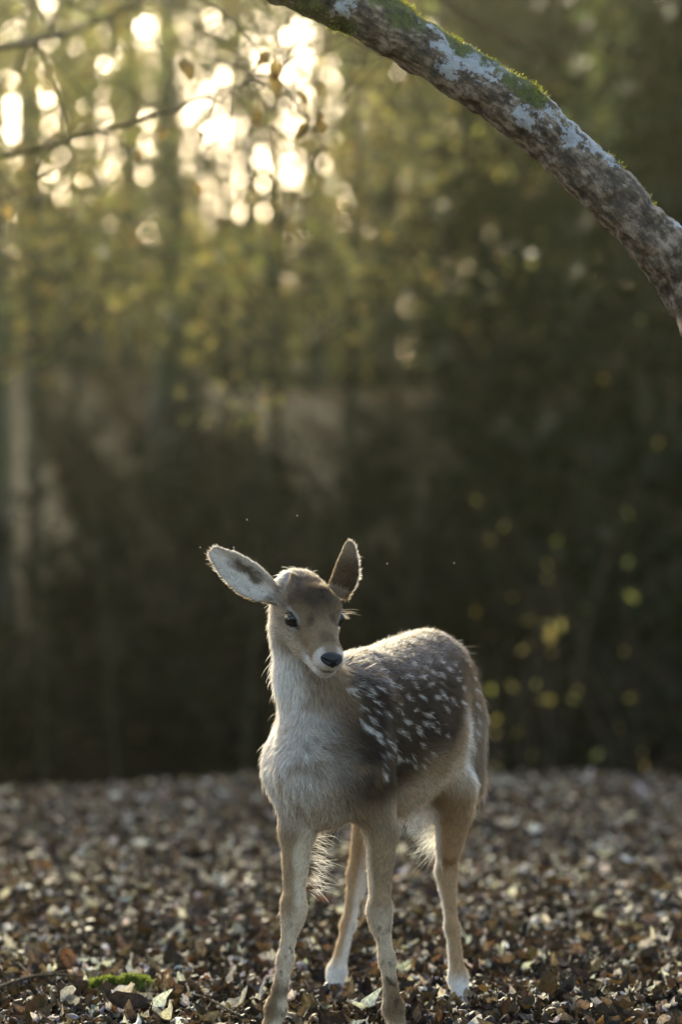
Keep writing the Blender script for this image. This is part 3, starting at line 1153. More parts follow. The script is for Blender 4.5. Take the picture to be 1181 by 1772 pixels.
    def wisps(n, a_, b_, d_, l0, l1, colr):
        for i in range(n):
            p0 = a_ + (b_ - a_) * random.random() + np.array([random.gauss(0, .006), random.gauss(0, .012), random.gauss(0, .004)])
            dd = norm(d_ + np.array([random.gauss(0, .35), random.gauss(0, .4), random.gauss(0, .3)]))
            L_ = random.uniform(l0, l1)
            cu = np.array([random.gauss(0, .3), random.gauss(0, .3), random.gauss(-.25, .2)])
            tuft.append((np.stack([p0 + dd * L_ * t + cu * L_ * t * t for t in s]), colr))
    wisps(280, P(745, 1392, 5.80), P(765, 1470, 5.80), np.array([-0.75, -0.1, -0.35]), 0.02, 0.055, C_WHITE)
    wisps(170, P(700, 1412, 5.70), P(752, 1390, 5.78), np.array([0.1, 0.1, -1.0]), 0.015, 0.04, C_WHITE)
    wisps(110, P(546, 1440, 5.43), P(543, 1540, 5.39), np.array([0.9, 0.15, -0.2]), 0.012, 0.042, C_WHITE)
    for x0_, y0_, x1_, y1_ in ((690, 1420, 700, 1490), (697, 1424, 712, 1462), (703, 1418, 722, 1478), (694, 1422, 691, 1468)):
        A_, B_ = P(x0_, y0_, 5.66), P(x1_, y1_, 5.67)
        tuft.append((np.stack([A_ + (B_ - A_) * t + np.array([-.006, 0, 0]) * math.sin(t * 3.1) for t in s]), np.array([.62, .5, .2])))
    tp = np.stack([t[0] for t in tuft]).astype(np.float32)
    tc = np.stack([t[1] for t in tuft])
    pts = np.vstack([pts, tp])
    cc = np.vstack([cc, tc])
    N2 = len(pts)
    hair = bpy.data.hair_curves.new("coat")
    hair.add_curves([K] * N2)
    hair.position_data.foreach_set("vector", (pts - loc).astype(np.float32).ravel())
    rad0 = np.concatenate([np.where(fine > 0.5, 0.00026, np.where(legh > 0.5, 0.00028, 0.00036)), np.full(len(tp), 0.00022)])
    prof = np.array([1.0, 1.0, 0.85, 0.6, 0.15])
    ra = hair.attributes.get("radius") or hair.attributes.new("radius", 'FLOAT', 'POINT')
    ra.data.foreach_set("value", (rad0[:, None] * prof).astype(np.float32).ravel())
    along = (pos * ff).sum(1, keepdims=True) * ff
    lock = vnoise(pos - 0.85 * along, 300, 123) * 0.35 + vnoise(pos - 0.82 * along, 140, 124) * 0.45
    br = np.concatenate([(RNG.normal(1, 0.2, NH) + lock).clip(0.35, 1.8), np.ones(len(tp))])
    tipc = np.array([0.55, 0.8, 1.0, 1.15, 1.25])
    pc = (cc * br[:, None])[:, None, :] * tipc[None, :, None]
    # sky sheen along the back, painted into the hair tips
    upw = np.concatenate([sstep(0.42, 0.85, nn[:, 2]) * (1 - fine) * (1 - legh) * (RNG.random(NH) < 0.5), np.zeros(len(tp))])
    sky_sheen = np.array([0, 0, 0.25, 0.6, 0.9])[None, :] * upw[:, None]
    pc = pc * (1 - sky_sheen[..., None]) + np.array([0.46, 0.50, 0.57]) * sky_sheen[..., None]
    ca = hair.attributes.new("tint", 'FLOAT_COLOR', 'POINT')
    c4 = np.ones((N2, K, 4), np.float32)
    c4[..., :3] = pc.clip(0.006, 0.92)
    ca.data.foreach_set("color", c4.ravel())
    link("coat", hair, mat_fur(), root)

    # ---- eyes
    k = NT("dark_eye")
    k.b.inputs["Base Color"].default_value = (0.008, 0.006, 0.005, 1)
    k.b.inputs["Roughness"].default_value = 0.09
    k.b.inputs["Specular IOR Level"].default_value = 0.3
    for c_, ax, s_ in EYES:
        m = MB()
        th = np.linspace(0, np.pi, 17)
        ph = np.linspace(0, 2 * np.pi, 24, endpoint=False)
        vv = np.stack([np.sin(th)[:, None] * np.cos(ph), np.sin(th)[:, None] * np.sin(ph), np.repeat(np.cos(th)[:, None], 24, 1)], -1).reshape(-1, 3) * EYE_R * 0.985
        # cornea bulge towards the gaze
        g = vv @ ax / EYE_R
        vv = vv * (1 + 0.05 * sstep(0.75, 0.95, g))[:, None]
        i = np.arange(16)[:, None] * 24
        j = np.arange(24)[None]
        qq = np.stack([i + j, i + 24 + j, i + 24 + (j + 1) % 24, i + (j + 1) % 24], -1).reshape(-1, 4)
        link("eye", mesh_np("eye", vv + c_ - loc, qq), k.m, root)

    # ---- nose leather with nostrils
    k = NT("nose_leather")
    k.b.inputs["Base Color"].default_value = (0.012, 0.011, 0.012, 1)
    k.b.inputs["Roughness"].default_value = 0.42
    k.b.inputs["Specular IOR Level"].default_value = 0.3
    k.bump(k.noise(900, 2), 0.4, 0.001)
    hh = 0.0011
    nlo, nhi = nose_c - 0.034, nose_c + 0.034
    ax = [np.arange(nlo[d], nhi[d], hh) for d in range(3)]
    g = np.stack(np.meshgrid(*ax, indexing='ij'), -1)
    e = (g - nose_c) @ HEAD.T
    U, Lq, Wq = e[..., 0], e[..., 1], e[..., 2]
    d = (np.sqrt((U / 0.0145) ** 2 + (Lq / (0.0220 + 0.35 * Wq)) ** 2 + (Wq / 0.0140) ** 2) - 1) * 0.013
    d = smin(d, (np.sqrt(((U - 0.003) / 0.008) ** 2 + (Lq / 0.0065) ** 2 + ((Wq + 0.009) / 0.011) ** 2) - 1) * 0.006, 0.004)
    for s_ in (1, -1):
        a_ = np.array([0.0125, 0.0095 * s_, 0.0005])
        b_ = np.array([0.001, 0.0235 * s_, 0.0040])
        ab = b_ - a_
        t = np.clip(((e - a_) @ ab) / (ab @ ab), 0, 1)
        dd = np.linalg.norm(e - a_ - t[..., None] * ab, axis=-1) - 0.0034
        d = smax(d, -dd, 0.002)
    nv, nq, _ = surface_nets(d.astype(np.float32), nlo, hh)
    link("nose", mesh_np("nose", nv - loc, nq), k.m, root)

    # ---- hooves: two claws each
    k = NT("hoof_horn")
    k.base(k.ramp(k.noise(120, 4), [(0.3, (0.012, 0.011, 0.010)), (0.7, (0.05, 0.045, 0.04))]))
    k.b.inputs["Roughness"].default_value = 0.45
    for leg_ in (FR, FL, HL_, HR_):
        foot_, pas = leg_[-1], leg_[-2]
        fw = norm(((foot_ - pas) * [1, 1, 0]) + hF * 0.01)
        sd_ = np.cross(ZUP, fw)
        gz = terrain(foot_[0], foot_[1])
        m = MB()
        for s_ in (1, -1):
            ctr = np.array([foot_[0], foot_[1], 0]) + sd_ * 0.0098 * s_
            rings = []
            top = foot_[2] + 0.004
            for zz_, ln_, wd_, sh in ((gz + 0.0, 0.030, 0.0098, 0.016), (gz + 0.012, 0.026, 0.0098, 0.011), (gz + 0.030, 0.019, 0.0092, 0.004), (max(top, gz + 0.038), 0.013, 0.007, 0.0)):
                th = np.linspace(0, 2 * np.pi, 12, endpoint=False)
                x_ = np.cos(th)
                x_ = np.where(x_ > 0, x_ * 1.25, x_)
                rings.append(ctr[None] + fw * (sh + ln_ * x_)[:, None] + sd_ * (wd_ * np.sin(th) * np.where(x_ > .6, .75, 1))[:, None] + ZUP * zz_)
            vv = np.vstack(rings + [rings[0].mean(0)[None], rings[-1].mean(0)[None]])
            qs = [(r * 12 + j, r * 12 + (j + 1) % 12, (r + 1) * 12 + (j + 1) % 12, (r + 1) * 12 + j) for r in range(3) for j in range(12)]
            ts = [(48, (j + 1) % 12, j) for j in range(12)] + [(49, 36 + j, 36 + (j + 1) % 12) for j in range(12)]
            m.add(vv - loc, np.array(qs), np.array(ts))
        link("hoof", m.mesh("hoof"), k.m, root)

    # ---- whiskers and lashes, a few long stiff hairs
    hw2 = bpy.data.hair_curves.new("whiskers")
    wp = []
    def whisk(o, d, L_, sag=-.25):
        wp.append(np.stack([o + d * L_ * t + np.array([0, 0, sag]) * L_ * t * t for t in s]))
    for s_ in (1, -1):
        for i in range(11):
            o = Hd(random.uniform(.075, .11), s_ * random.uniform(.018, .024), random.uniform(-.046, -.026))
            whisk(o, norm(s_ * hl * random.uniform(.5, 1) + hu * random.uniform(-.1, .6) + hw * random.uniform(-.5, .1)), random.uniform(.018, .04))
        for i in range(5):
            whisk(Hd(random.uniform(-.01, .012), s_ * .052, random.uniform(.012, .02)), norm(s_ * hl + hu * random.uniform(-.3, .5) + hw * random.uniform(.1, .5)), random.uniform(.022, .05))
        for i in range(12):
            c_, ax, _ = EYES[0 if s_ > 0 else 1]
            whisk(c_ + ax * EYE_R * .9 + hw * .006 + hu * random.uniform(-.009, .009), norm(ax + hw * .25 + hu * random.uniform(-.3, .3)), random.uniform(.007, .012))
    wp = np.stack(wp).astype(np.float32)
    hw2.add_curves([K] * len(wp))
    hw2.position_data.foreach_set("vector", (wp - loc).astype(np.float32).ravel())
    ra = hw2.attributes.get("radius") or hw2.attributes.new("radius", 'FLOAT', 'POINT')
    ra.data.foreach_set("value", (np.full(len(wp), 0.00028)[:, None] * np.array([1, .9, .7, .5, .2])).astype(np.float32).ravel())
    ca = hw2.attributes.new("tint", 'FLOAT_COLOR', 'POINT')
    ca.data.foreach_set("color", np.tile(np.array([.45, .34, .2, 1], np.float32), len(wp) * K))
    link("whiskers", hw2, mat_fur(), root)


build_fawn()


# ------------------------------------------------------------------ bowed tree over the fawn
def mat_limb():
    k = NT("bowed_tree_bark")
    co = k.new("ShaderNodeTexCoord").outputs["Object"]
    n = k.mix(0.45, k.noise(34, 7, 0.7, co), k.noise(95, 6, 0.7, k.new("ShaderNodeAttribute", attribute_name="barkuv").outputs["Vector"]))
    c = k.ramp(n, [(0.38, (0.016, 0.011, 0.006)), (0.49, (0.095, 0.065, 0.036)), (0.60, (0.33, 0.25, 0.17))])
    # pale lichen crust, grown in patches
    n3 = k.noise(75, 5, 0.75, co)
    sl = k.new("ShaderNodeSeparateColor")
    k.l.new(k.attr("lichen"), sl.inputs[0])
    ad = k.new("ShaderNodeMath", operation='ADD')
    k.l.new(sl.outputs[0], ad.inputs[0])
    k.l.new(n3, ad.inputs[1])
    lf = k.ramp(ad.outputs[0], [(0.86, (0, 0, 0)), (0.94, (1, 1, 1))])
    lich = k.ramp(n, [(0.3, (0.22, 0.22, 0.21)), (0.7, (0.50, 0.50, 0.48))])
    c = k.mix(lf, c, lich)
    # thin moss film, painted by the mesh where moss grows
    mf = k.attr("mossy")
    mn = k.noise(48, 5, 0.7, co)
    ms = k.new("ShaderNodeMath", operation='MULTIPLY')
    sep = k.new("ShaderNodeSeparateColor")
    k.l.new(mf, sep.inputs[0])
    add = k.new("ShaderNodeMath", operation='ADD')
    k.l.new(sep.outputs[0], add.inputs[0])
    k.l.new(mn, add.inputs[1])
    mk = k.ramp(add.outputs[0], [(0.80, (0, 0, 0)), (0.95, (1, 1, 1))])
    c = k.mix(mk, c, k.ramp(mn, [(0.3, (0.030, 0.036, 0.007)), (0.7, (0.12, 0.12, 0.025))]))
    k.base(c)
    k.b.inputs["Roughness"].default_value = 0.85
    k.bump(n, 1.0, 0.012)
    return k.m


def build_bowed_tree():
    ctrl = [(1500, 1850, 5.62, .105), (1488, 1500, 5.55, .088), (1455, 1200, 5.50, .078), (1400, 920, 5.44, .070), (1310, 700, 5.40, .063), (1190, 490, 5.36, .0555),
            (1100, 380, 5.33, .053), (1000, 280, 5.31, .051), (900, 193, 5.29, .0515), (760, 101, 5.27, .050), (600, 8, 5.25, .051), (440, -62, 5.24, .050),
            (260, -118, 5.24, .046), (60, -150, 5.27, .040), (-180, -165, 5.32, .032), (-420, -150, 5.38, .023), (-640, -110, 5.42, .012)]
    rows = [np.concatenate([P(a, b, y), [r]]) for a, b, y, r in ctrl]
    rows[0][2] = -0.12
    sp = spline(rows, 620)
    pts, rad = sp[:, :3], sp[:, 3]
    sides = 56
    v, q, t = tube(pts, rad, sides)
    ring = np.repeat(np.arange(len(pts)), sides)
    body = v[:-2]
    cen = pts[ring]
    dirv = norm(body - cen)
    nz = 0.20 * fbm(body, 11, 90) + 0.10 * vnoise(body, 40, 91) + 0.05 * vnoise(body, 110, 95)
    # ragged bark plates at the thick end
    nz += 0.16 * np.abs(vnoise(body * [1, 1, 1], 28, 93)) * sstep(1000, 1150, 590.5 + body[:, 0] * FPX / body[:, 1])
    body = cen + dirv * (rad[ring] * (1 + nz))[:, None]
    v = np.vstack([body, v[-2:]])
    root = empty("bowed_tree", (rows[0][0], rows[0][1], 0.0), label="slender mossy tree bowing over the fawn with pale lichen on its bark", category="tree")
    loc = np.array(root.location)
    me = mesh_np("trunk", v - loc, [q, t])
    # moss grows on the upper, shaded side and in patches
    upn = dirv[:, 2]
    pxx = 590.5 + body[:, 0] * FPX / body[:, 1]
    pm = fbm(body, 5.5, 97)
    moss = sstep(0.0, 0.8, upn + 1.3 * pm) * 0.62 + (sstep(700, 500, pxx) * 0.50 + sstep(880, 660, pxx) * 0.30) * sstep(-0.5, 0.2, pm + 0.3) - sstep(1080, 1180, pxx) * 0.12
    moss = moss * (0.45 + 0.55 * sstep(-0.15, 0.3, fbm(body, 9.0, 171))) 
    full = np.zeros((len(v), 3))
    full[:-2] = moss[:, None]
    set_col(me, full, "mossy")
    pl = fbm(body * [1, 1, 1], 8.5, 101, 4)
    arc = np.concatenate([[0], np.cumsum(np.linalg.norm(np.diff(pts, axis=0), axis=1))])[ring]
    st = fbm(np.stack([arc * 7, dirv[:, 2] * 2.2, dirv[:, 1] * 2.2], -1), 1.6, 141, 4)
    lich = 0.29 + 0.85 * pl + 0.38 * st + 0.22 * upn - 0.14 * sstep(900, 1150, pxx) * sstep(0.5, 0.1, upn)
    fl_ = np.zeros((len(v), 3))
    fl_[:-2] = np.clip(lich, 0, 1)[:, None]
    set_col(me, fl_, "lichen")
    uvw = np.zeros((len(v), 3))
    uvw[:-2] = np.stack([arc * 0.22, dirv[:, 2] * 0.055, dirv[:, 1] * 0.055], -1) + 0.006 * vnoise(body, 20, 151)[:, None]
    set_col(me, uvw, "barkuv")
    trunk = link("trunk", me, mat_limb(), root)
    # moss tufts: many tiny blades, thick along the top edge and a fringe below
    prob = np.clip(moss - 0.22, 0, 1) ** 1.3 + 0.12 * sstep(-0.75, -0.98, upn) * sstep(-0.1, 0.35, pm) + 0.5 * sstep(0.80, 0.97, upn) * sstep(-0.15, 0.25, pm)
    patch = sstep(-0.12, 0.28, fbm(body, 9.0, 171))
    prob = prob * (0.04 + patch)
    seen = (pxx > 150) & (pxx < 1500)
    prob = prob * seen
    nb = 15000
    ix = RNG.choice(len(body), nb, p=prob / prob.sum())
    p0 = body[ix] + RNG.normal(0, 0.0025, (nb, 3))
    nd = norm(dirv[ix] + RNG.normal(0, 0.55, (nb, 3)))
    ln = RNG.uniform(0.003, 0.009, nb) * (0.5 + 0.7 * sstep(-0.3, 0.5, vnoise(body[ix], 40, 133)))
    sdv = norm(np.cross(nd, RNG.normal(0, 1, (nb, 3)))) * 0.0011
    bl = np.stack([p0 - dirv[ix] * 0.002 - sdv, p0 - dirv[ix] * 0.002 + sdv, p0 + nd * ln[:, None] + sdv * 0.3, p0 + nd * ln[:, None] - sdv * 0.3], 1).reshape(-1, 3)
    bq = np.arange(nb * 4).reshape(-1, 4)
    mm = mesh_np("moss", bl - loc, bq)
    cm = np.array([0.125, 0.13, 0.02]) * RNG.normal(1, 0.3, (nb, 1)).clip(0.4, 1.8) * RNG.normal(1, .08, (nb, 3))
    set_col(mm, np.repeat(cm, 4, 0))
    link("moss", mm, M_CROWN, trunk, kind="stuff")
    # forks and twigs of the bowed tree, above and left of the frame, one stub in view
    def bough(p0, dirs, L, r0, name="branch"):
        pts_ = [p0]
        d = norm(np.array(dirs))
        for i in range(8):
            d = norm(d + RNG.normal(0, 0.16, 3))
            pts_.append(pts_[-1] + d * L / 8)
        m = MB()
        m.tube(np.array(pts_) - loc, np.linspace(r0, r0 * .25, 9), 8)
        for j in (3, 4, 5, 6, 7):
            dd = norm(d + RNG.normal(0, .8, 3))
            e = [pts_[j] + dd * L * .05 * i + RNG.normal(0, .006, 3) for i in range(6)]
            m.tube(np.array(e) - loc, np.linspace(r0 * .3, r0 * .08, 6), 5)
        link(name, m.mesh(name), M_TWIG, root)
    i0 = int(np.argmin(np.abs(pts[:, 0] - P(120, 0, 5.26)[0])))
    bough(pts[i0], (-.5, .5, .7), .9, .022)
    i1 = int(np.argmin(np.abs(pts[:, 0] - P(-250, 0, 5.3)[0])))
    bough(pts[i1], (-.6, -.4, .4), .8, .018)
    i2 = int(np.argmin(np.abs(pts[:, 0] - P(690, 0, 5.26)[0])))
    bough(pts[i2] + [0, 0, .03], (.55, .1, -.12), .06, .008, "broken_stub")


build_bowed_tree()


# ------------------------------------------------------------------ trees of the wood
def quad_cloud(n, centre, radii, size, seed_col, jitter=0.3, shell=0.0):
    """n small leaf faces spread through an uneven volume"""
    d = norm(RNG.normal(0, 1, (n, 3)))
    r = RNG.random(n) ** (1 / 3)
    r = shell + (1 - shell) * r
    p = centre + d * r[:, None] * radii
    a = norm(RNG.normal(0, 1, (n, 3)))
    b = norm(np.cross(a, RNG.normal(0, 1, (n, 3))))
    s = size * RNG.lognormal(0, 0.3, n)[:, None]
    v = np.stack([p - a * s, p + b * s * 0.55, p + a * s, p - b * s * 0.55], 1).reshape(-1, 3)
    c = np.asarray(seed_col) * RNG.normal(1, jitter, (n, 1)).clip(0.3, 1.9) * RNG.normal(1, 0.1, (n, 3)).clip(0.7, 1.3)
    return v, np.arange(n * 4).reshape(-1, 4), np.repeat(c.clip(0.004, 0.7), 4, 0)


def make_tree(name, x, y, h, r, lean=0.0, leaves=2600, leaf_size=0.07, leaf_col=(0.10, 0.105, 0.03), crown0=0.35, spread=2.4,
              bark=None, leafmat=None, label="", group=None, limbs=9, category="tree", capped=True):
    z0 = float(terrain(x, y)) - 0.15
    props = dict(label=label, category=category)
    if group:
        props["group"] = group
    root = empty(name, (x, y, z0), **props)
    if capped:
        h = min(h, 0.33 * (y - 5.4) - z0)
    n = 14
    zz = np.linspace(0, h, n)
    px = lean * zz + np.cumsum(RNG.normal(0, 0.03 * r * 6, n)) * 0.3
    pyy = np.cumsum(RNG.normal(0, 0.03 * r * 6, n)) * 0.3
    tp = np.stack([px - px[0], pyy - pyy[0], zz], -1)
    tr = r * (1 - 0.8 * (zz / h) ** 0.9) + r * 0.6 * np.exp(-zz / 0.25)
    m = MB()
    m.tube(tp, tr, 12)
    cl = MB()
    tips = []
    for i in range(limbs):
        f = crown0 + (1 - crown0) * (i + RNG.random()) / limbs
        k = f * (n - 1)
        b0 = tp[int(k)] + (tp[min(int(k) + 1, n - 1)] - tp[int(k)]) * (k % 1)
        az = RNG.uniform(0, 2 * np.pi)
        d = np.array([math.cos(az), math.sin(az), RNG.uniform(0.05, 0.8)])
        L = spread * RNG.uniform(0.6, 1.15) * (1.1 - 0.6 * f)
        q = [b0]
        for s in range(6):
            d = norm(d + RNG.normal(0, 0.2, 3) + [0, 0, 0.03])
            q.append(q[-1] + d * L / 6)
        rr = max(r * 0.36 * (1.1 - f), 0.012)
        m.tube(np.array(q), np.linspace(rr, rr * 0.2, 7), 6)
        for s in (2, 3, 4, 5, 6):
            e = norm(d + RNG.normal(0, 0.7, 3))
            tw = [q[s] + e * L * 0.07 * t + RNG.normal(0, 0.03, 3) for t in range(6)]
            m.tube(np.array(tw), np.linspace(rr * 0.3, rr * 0.08, 6), 4)
            tips.append(tw[3])
            tips.append(tw[-1])
        tips += q[3:]
    link("trunk", m.mesh("trunk"), bark or M_BARK, root)
    if leaves:
        tips = np.array(tips)
        per = max(1, leaves // len(tips))
        for t_ in tips:
            if RNG.random() < 0.3:
                continue
            v, q, c = quad_cloud(per, t_, np.array([.34, .34, .24]) * RNG.uniform(.6, 1.3) * spread / 2.2, leaf_size, leaf_col)
            cl.add(v, q, None, c)
        link("crown", cl.mesh("crown", False), leafmat or M_CROWN, root)
    return root


def xat(px, Y):
    return (px - 590.5) * Y / FPX


G1 = "tall trees of the far wood"
make_tree("forest_tree", xat(296, 33), 33, 14, 0.30, 0.004, 4800, 0.048, (0.11, 0.10, 0.036), 0.30, 3.0, label="thick dark trunk standing tallest in the pale sunlit glow of the wood")
make_tree("forest_tree", xat(2, 25), 25, 11, 0.11, -0.004, 3500, 0.045, (0.14, 0.13, 0.03), 0.30, 2.4, label="thin tree with a sunlit yellow-green edge on the glowing side of the wood")
make_tree("forest_tree", xat(1112, 22), 22, 9, 0.115, 0.01, 1600, 0.05, (0.05, 0.06, 0.02), 0.55, 2.0, M_BARK_DARK, label="dark upright trunk behind the bowed tree among evergreens")
for px_, Y_, h_, r_, lv, c0 in [(165, 44, 15, .18, 2800, .3), (120, 58, 20, .2, 2400, .5), (235, 62, 20, .18, 2400, .55), (430, 52, 19, .14, 2800, .5), (545, 47, 15, .15, 3000, .35), (672, 55, 18, .17, 5200, .4),
                                (764, 37, 14, .13, 3600, .3), (880, 43, 16, .17, 5200, .3), (985, 50, 18, .17, 5200, .3), (345, 70, 18, .2, 3600, .35), (40, 75, 18, .22, 3600, .35), (620, 72, 18, .2, 3600, .35), (1190, 46, 16, .2, 5200, .3),
                                (-120, 50, 19, .2, 5200, .5), (-330, 44, 18, .2, 5200, .5), (1420, 38, 14, .2, 3600, .3), (-560, 52, 19, .2, 5200, .5), (-820, 50, 19, .2, 5200, .45), (60, 40, 15, .13, 4200, .42)]:  # unseen trees left of the view are added to shade the bank
    make_tree("forest_tree", xat(px_, Y_), Y_, h_, r_, RNG.normal(0, 0.012), lv, 0.085, (0.08, 0.072, 0.028), c0, 3.4, label="tall thin grey tree blurred in the hazy far wood", group=G1, limbs=13)


for x_, Y_ in [(-13.5, 54), (-10.5, 58), (-8.5, 52), (-6.2, 60), (-4.2, 54), (-1.5, 58), (0.8, 53), (3.0, 60), (5.5, 55), (8.5, 58)]:  # pines added so that their crowns keep the sun off the bank
    make_tree("shading_pine", x_, Y_, 18, 0.16, RNG.normal(0, 0.006), 3400, 0.17, (0.03, 0.034, 0.015), 0.62, 3.6, M_BARK_DARK, M_EVERGREEN, "added tall pine in the hazy far wood, its crown shading the bank", "added pines that shade the bank", limbs=15)


GL = "leafy trees of the glowing glade"
for px_, Y_ in [(60, 27), (340, 30), (430, 27), (480, 33), (600, 27), (690, 31), (-90, 30), (130, 36), (400, 36)]:
    make_tree("glade_tree", xat(px_, Y_), Y_, 12, 0.07, RNG.normal(0, 0.02), 1600, 0.036, (0.13, 0.115, 0.04), 0.30, 2.2, M_BARK_DARK, label="thin leafy tree in the glowing glade behind the bank", group=GL, limbs=14)


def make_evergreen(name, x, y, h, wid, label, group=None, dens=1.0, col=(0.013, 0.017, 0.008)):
    z0 = float(terrain(x, y)) - 0.15
    props = dict(label=label, category="tree")
    if group:
        props["group"] = group
    root = empty(name, (x, y, z0), **props)
    m = MB()
    zz = np.linspace(0, h, 10)
    tp = np.stack([np.cumsum(RNG.normal(0, .02, 10)), np.cumsum(RNG.normal(0, .02, 10)), zz], -1)
    m.tube(tp, np.linspace(.12, .02, 10), 8)
    cl = MB()
    k = int(60 * dens)
    for i in range(k):
        f = (i + RNG.random()) / k
        zc = 0.25 + f * (h - 0.4)
        rw = wid * (1 - 0.75 * f ** 1.3) * RNG.uniform(0.55, 1.1)
        az = RNG.uniform(0, 2 * np.pi)
        d = np.array([math.cos(az), math.sin(az), RNG.uniform(-.25, .25)])
        b0 = np.array([tp[int(f * 9)][0], tp[int(f * 9)][1], zc])
        q = [b0 + d * rw * t + np.array([0, 0, -.12 * rw * t * t]) for t in np.linspace(0, 1, 5)]
        m.tube(np.array(q), np.linspace(.025, .006, 5), 4)
        for t in (0.4, 0.7, 0.95):
            v, qq, c = quad_cloud(26, b0 + d * rw * t, np.array([.42, .42, .2]) * (0.5 + .25 * wid), 0.075, col)
            cl.add(v, qq, None, c)
    link("trunk", m.mesh("trunk"), M_BARK_DARK, root)
    link("crown", cl.mesh("crown", False), M_EVERGREEN, root)
    return root


GE = "dark evergreens on the shaded bank"
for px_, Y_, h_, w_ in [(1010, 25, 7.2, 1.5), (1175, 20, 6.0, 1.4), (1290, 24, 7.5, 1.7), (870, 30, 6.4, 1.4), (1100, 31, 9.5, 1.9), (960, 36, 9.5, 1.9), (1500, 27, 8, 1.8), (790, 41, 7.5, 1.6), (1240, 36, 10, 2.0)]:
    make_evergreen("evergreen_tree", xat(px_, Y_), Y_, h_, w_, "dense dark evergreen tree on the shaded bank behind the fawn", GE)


# shrubs of the bank
def make_shrub(name, x, y, h, w, n, col, label, group, size=0.04, mat=None, stems=9, per=None):
    z0 = float(terrain(x, y)) - 0.05
    root = empty(name, (x, y, z0), label=label, category="shrub", group=group)
    m, cl = MB(), MB()
    for i in range(stems):
        d = norm(np.array([RNG.normal(0, .45 * w / h), RNG.normal(0, .45 * w / h), 1]))
        q = [np.array([RNG.normal(0, .08), RNG.normal(0, .08), 0])]
        L = h * RNG.uniform(.6, 1.05)
        for s in range(7):
            d = norm(d + RNG.normal(0, .16, 3))
            q.append(q[-1] + d * L / 7)
        m.tube(np.array(q), np.linspace(.014, .003, 8), 5)
        for s in range(2, 8):
            v, qq, c = quad_cloud(max(1, n // (stems * 6)), q[s], np.array([.22, .22, .16]) * max(.5, w), size, col)
            cl.add(v, qq, None, c)
    link("stems", m.mesh("stems"), M_TWIG, root)
    link("foliage", cl.mesh("foliage", False), mat or M_CROWN, root)


GS = "brown undergrowth on the bank"
for px_, Y_, h_, w_ in [(250, 22, 1.5, 1.3), (370, 25, 1.9, 1.5), (480, 21, 1.3, 1.2), (560, 24, 1.9, 1.6), (650, 22, 1.5, 1.3), (120, 24, 1.6, 1.4), (20, 21, 1.4, 1.3), (740, 26, 2.0, 1.6), (430, 29, 1.9, 1.7), (200, 29, 1.8, 1.6), (600, 30, 1.9, 1.6), (820, 23, 1.7, 1.3), (-150, 24, 1.7, 1.5), (1050, 18.5, 1.4, 1.2), (920, 19.5, 1.5, 1.2), (1250, 18.5, 1.6, 1.3)]:
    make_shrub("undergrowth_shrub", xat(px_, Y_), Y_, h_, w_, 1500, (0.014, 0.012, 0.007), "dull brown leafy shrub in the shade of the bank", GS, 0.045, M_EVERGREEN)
GY = "saplings with yellow leaves"
for px_, Y_, h_, w_ in [(850, 16.8, 2.9, .12), (885, 17.2, 3.1, .12), (1100, 18.0, 3.3, .1), (960, 19.0, 4.6, .15)]:
    make_shrub("yellow_leaved_sapling", xat(px_, Y_), Y_, h_, w_, 18, (0.42, 0.33, 0.08), "slim sapling with sparse backlit yellow leaves beyond the fawn's rump", GY, 0.036, stems=3)


GB = "slender saplings in the hollow"
for px_, Y_, h_ in [(80, 16.0, 5.4), (225, 17.5, 5.9), (390, 15.5, 5.2), (560, 16.3, 5.5), (690, 18.0, 6.0), (-120, 17.0, 5.7)]:
    make_tree("slender_sapling", xat(px_, Y_), Y_, h_, 0.013, RNG.normal(0, .03), 1000, 0.026, (0.13, 0.115, 0.04), 0.62, 1.5, M_BARK_DARK, label="slender leafy sapling rising from the hollow behind the fawn", group=GB, limbs=12, capped=False)


# far wood, one mass
def build_far_wood():
    cl = MB()
    for i in range(560):
        Y = RNG.uniform(66, 100)
        px_ = RNG.uniform(-700, 1900)
        x = xat(px_, Y)
        top = np.interp(px_, [-700, 100, 600, 760, 900, 1900], [7.5, 7.0, 8.0, 11, 15, 17]) * RNG.uniform(.7, 1.12) * Y / 80
        z0 = float(terrain(x, Y))
        zc = z0 + top * RNG.random() ** 1.15
        rad = RNG.uniform(1.2, 2.6)
        col = np.array([0.085, 0.085, 0.03]) * RNG.uniform(.6, 1.3)
        if RNG.random() < 0.2:
            col = np.array([0.14, 0.10, 0.035])
        v, q, c = quad_cloud(190, np.array([x, Y, zc]), np.array([rad, rad, rad * .75]), 0.16, col)
        cl.add(v, q, None, c)
    for i in range(110):
        Y = RNG.uniform(60, 100)
        px_ = RNG.uniform(-700, 1900)
        x = xat(px_, Y)
        z0 = float(terrain(x, Y)) - .2
        r = RNG.uniform(.08, .2)
        pts = np.array([[x + RNG.normal(0, .1) * k, Y, z0 + 4.0 * k] for k in range(5)])
        v, q, t = tube(pts, np.linspace(r, r * .4, 5), 6)
        cl.add(v, q, t, np.array([.05, .042, .032]))
    link("distant_wood", cl.mesh("distant_wood", False), M_CROWN, kind="stuff", label="hazy distant wood seen between the trunks", category="wood")


build_far_wood()


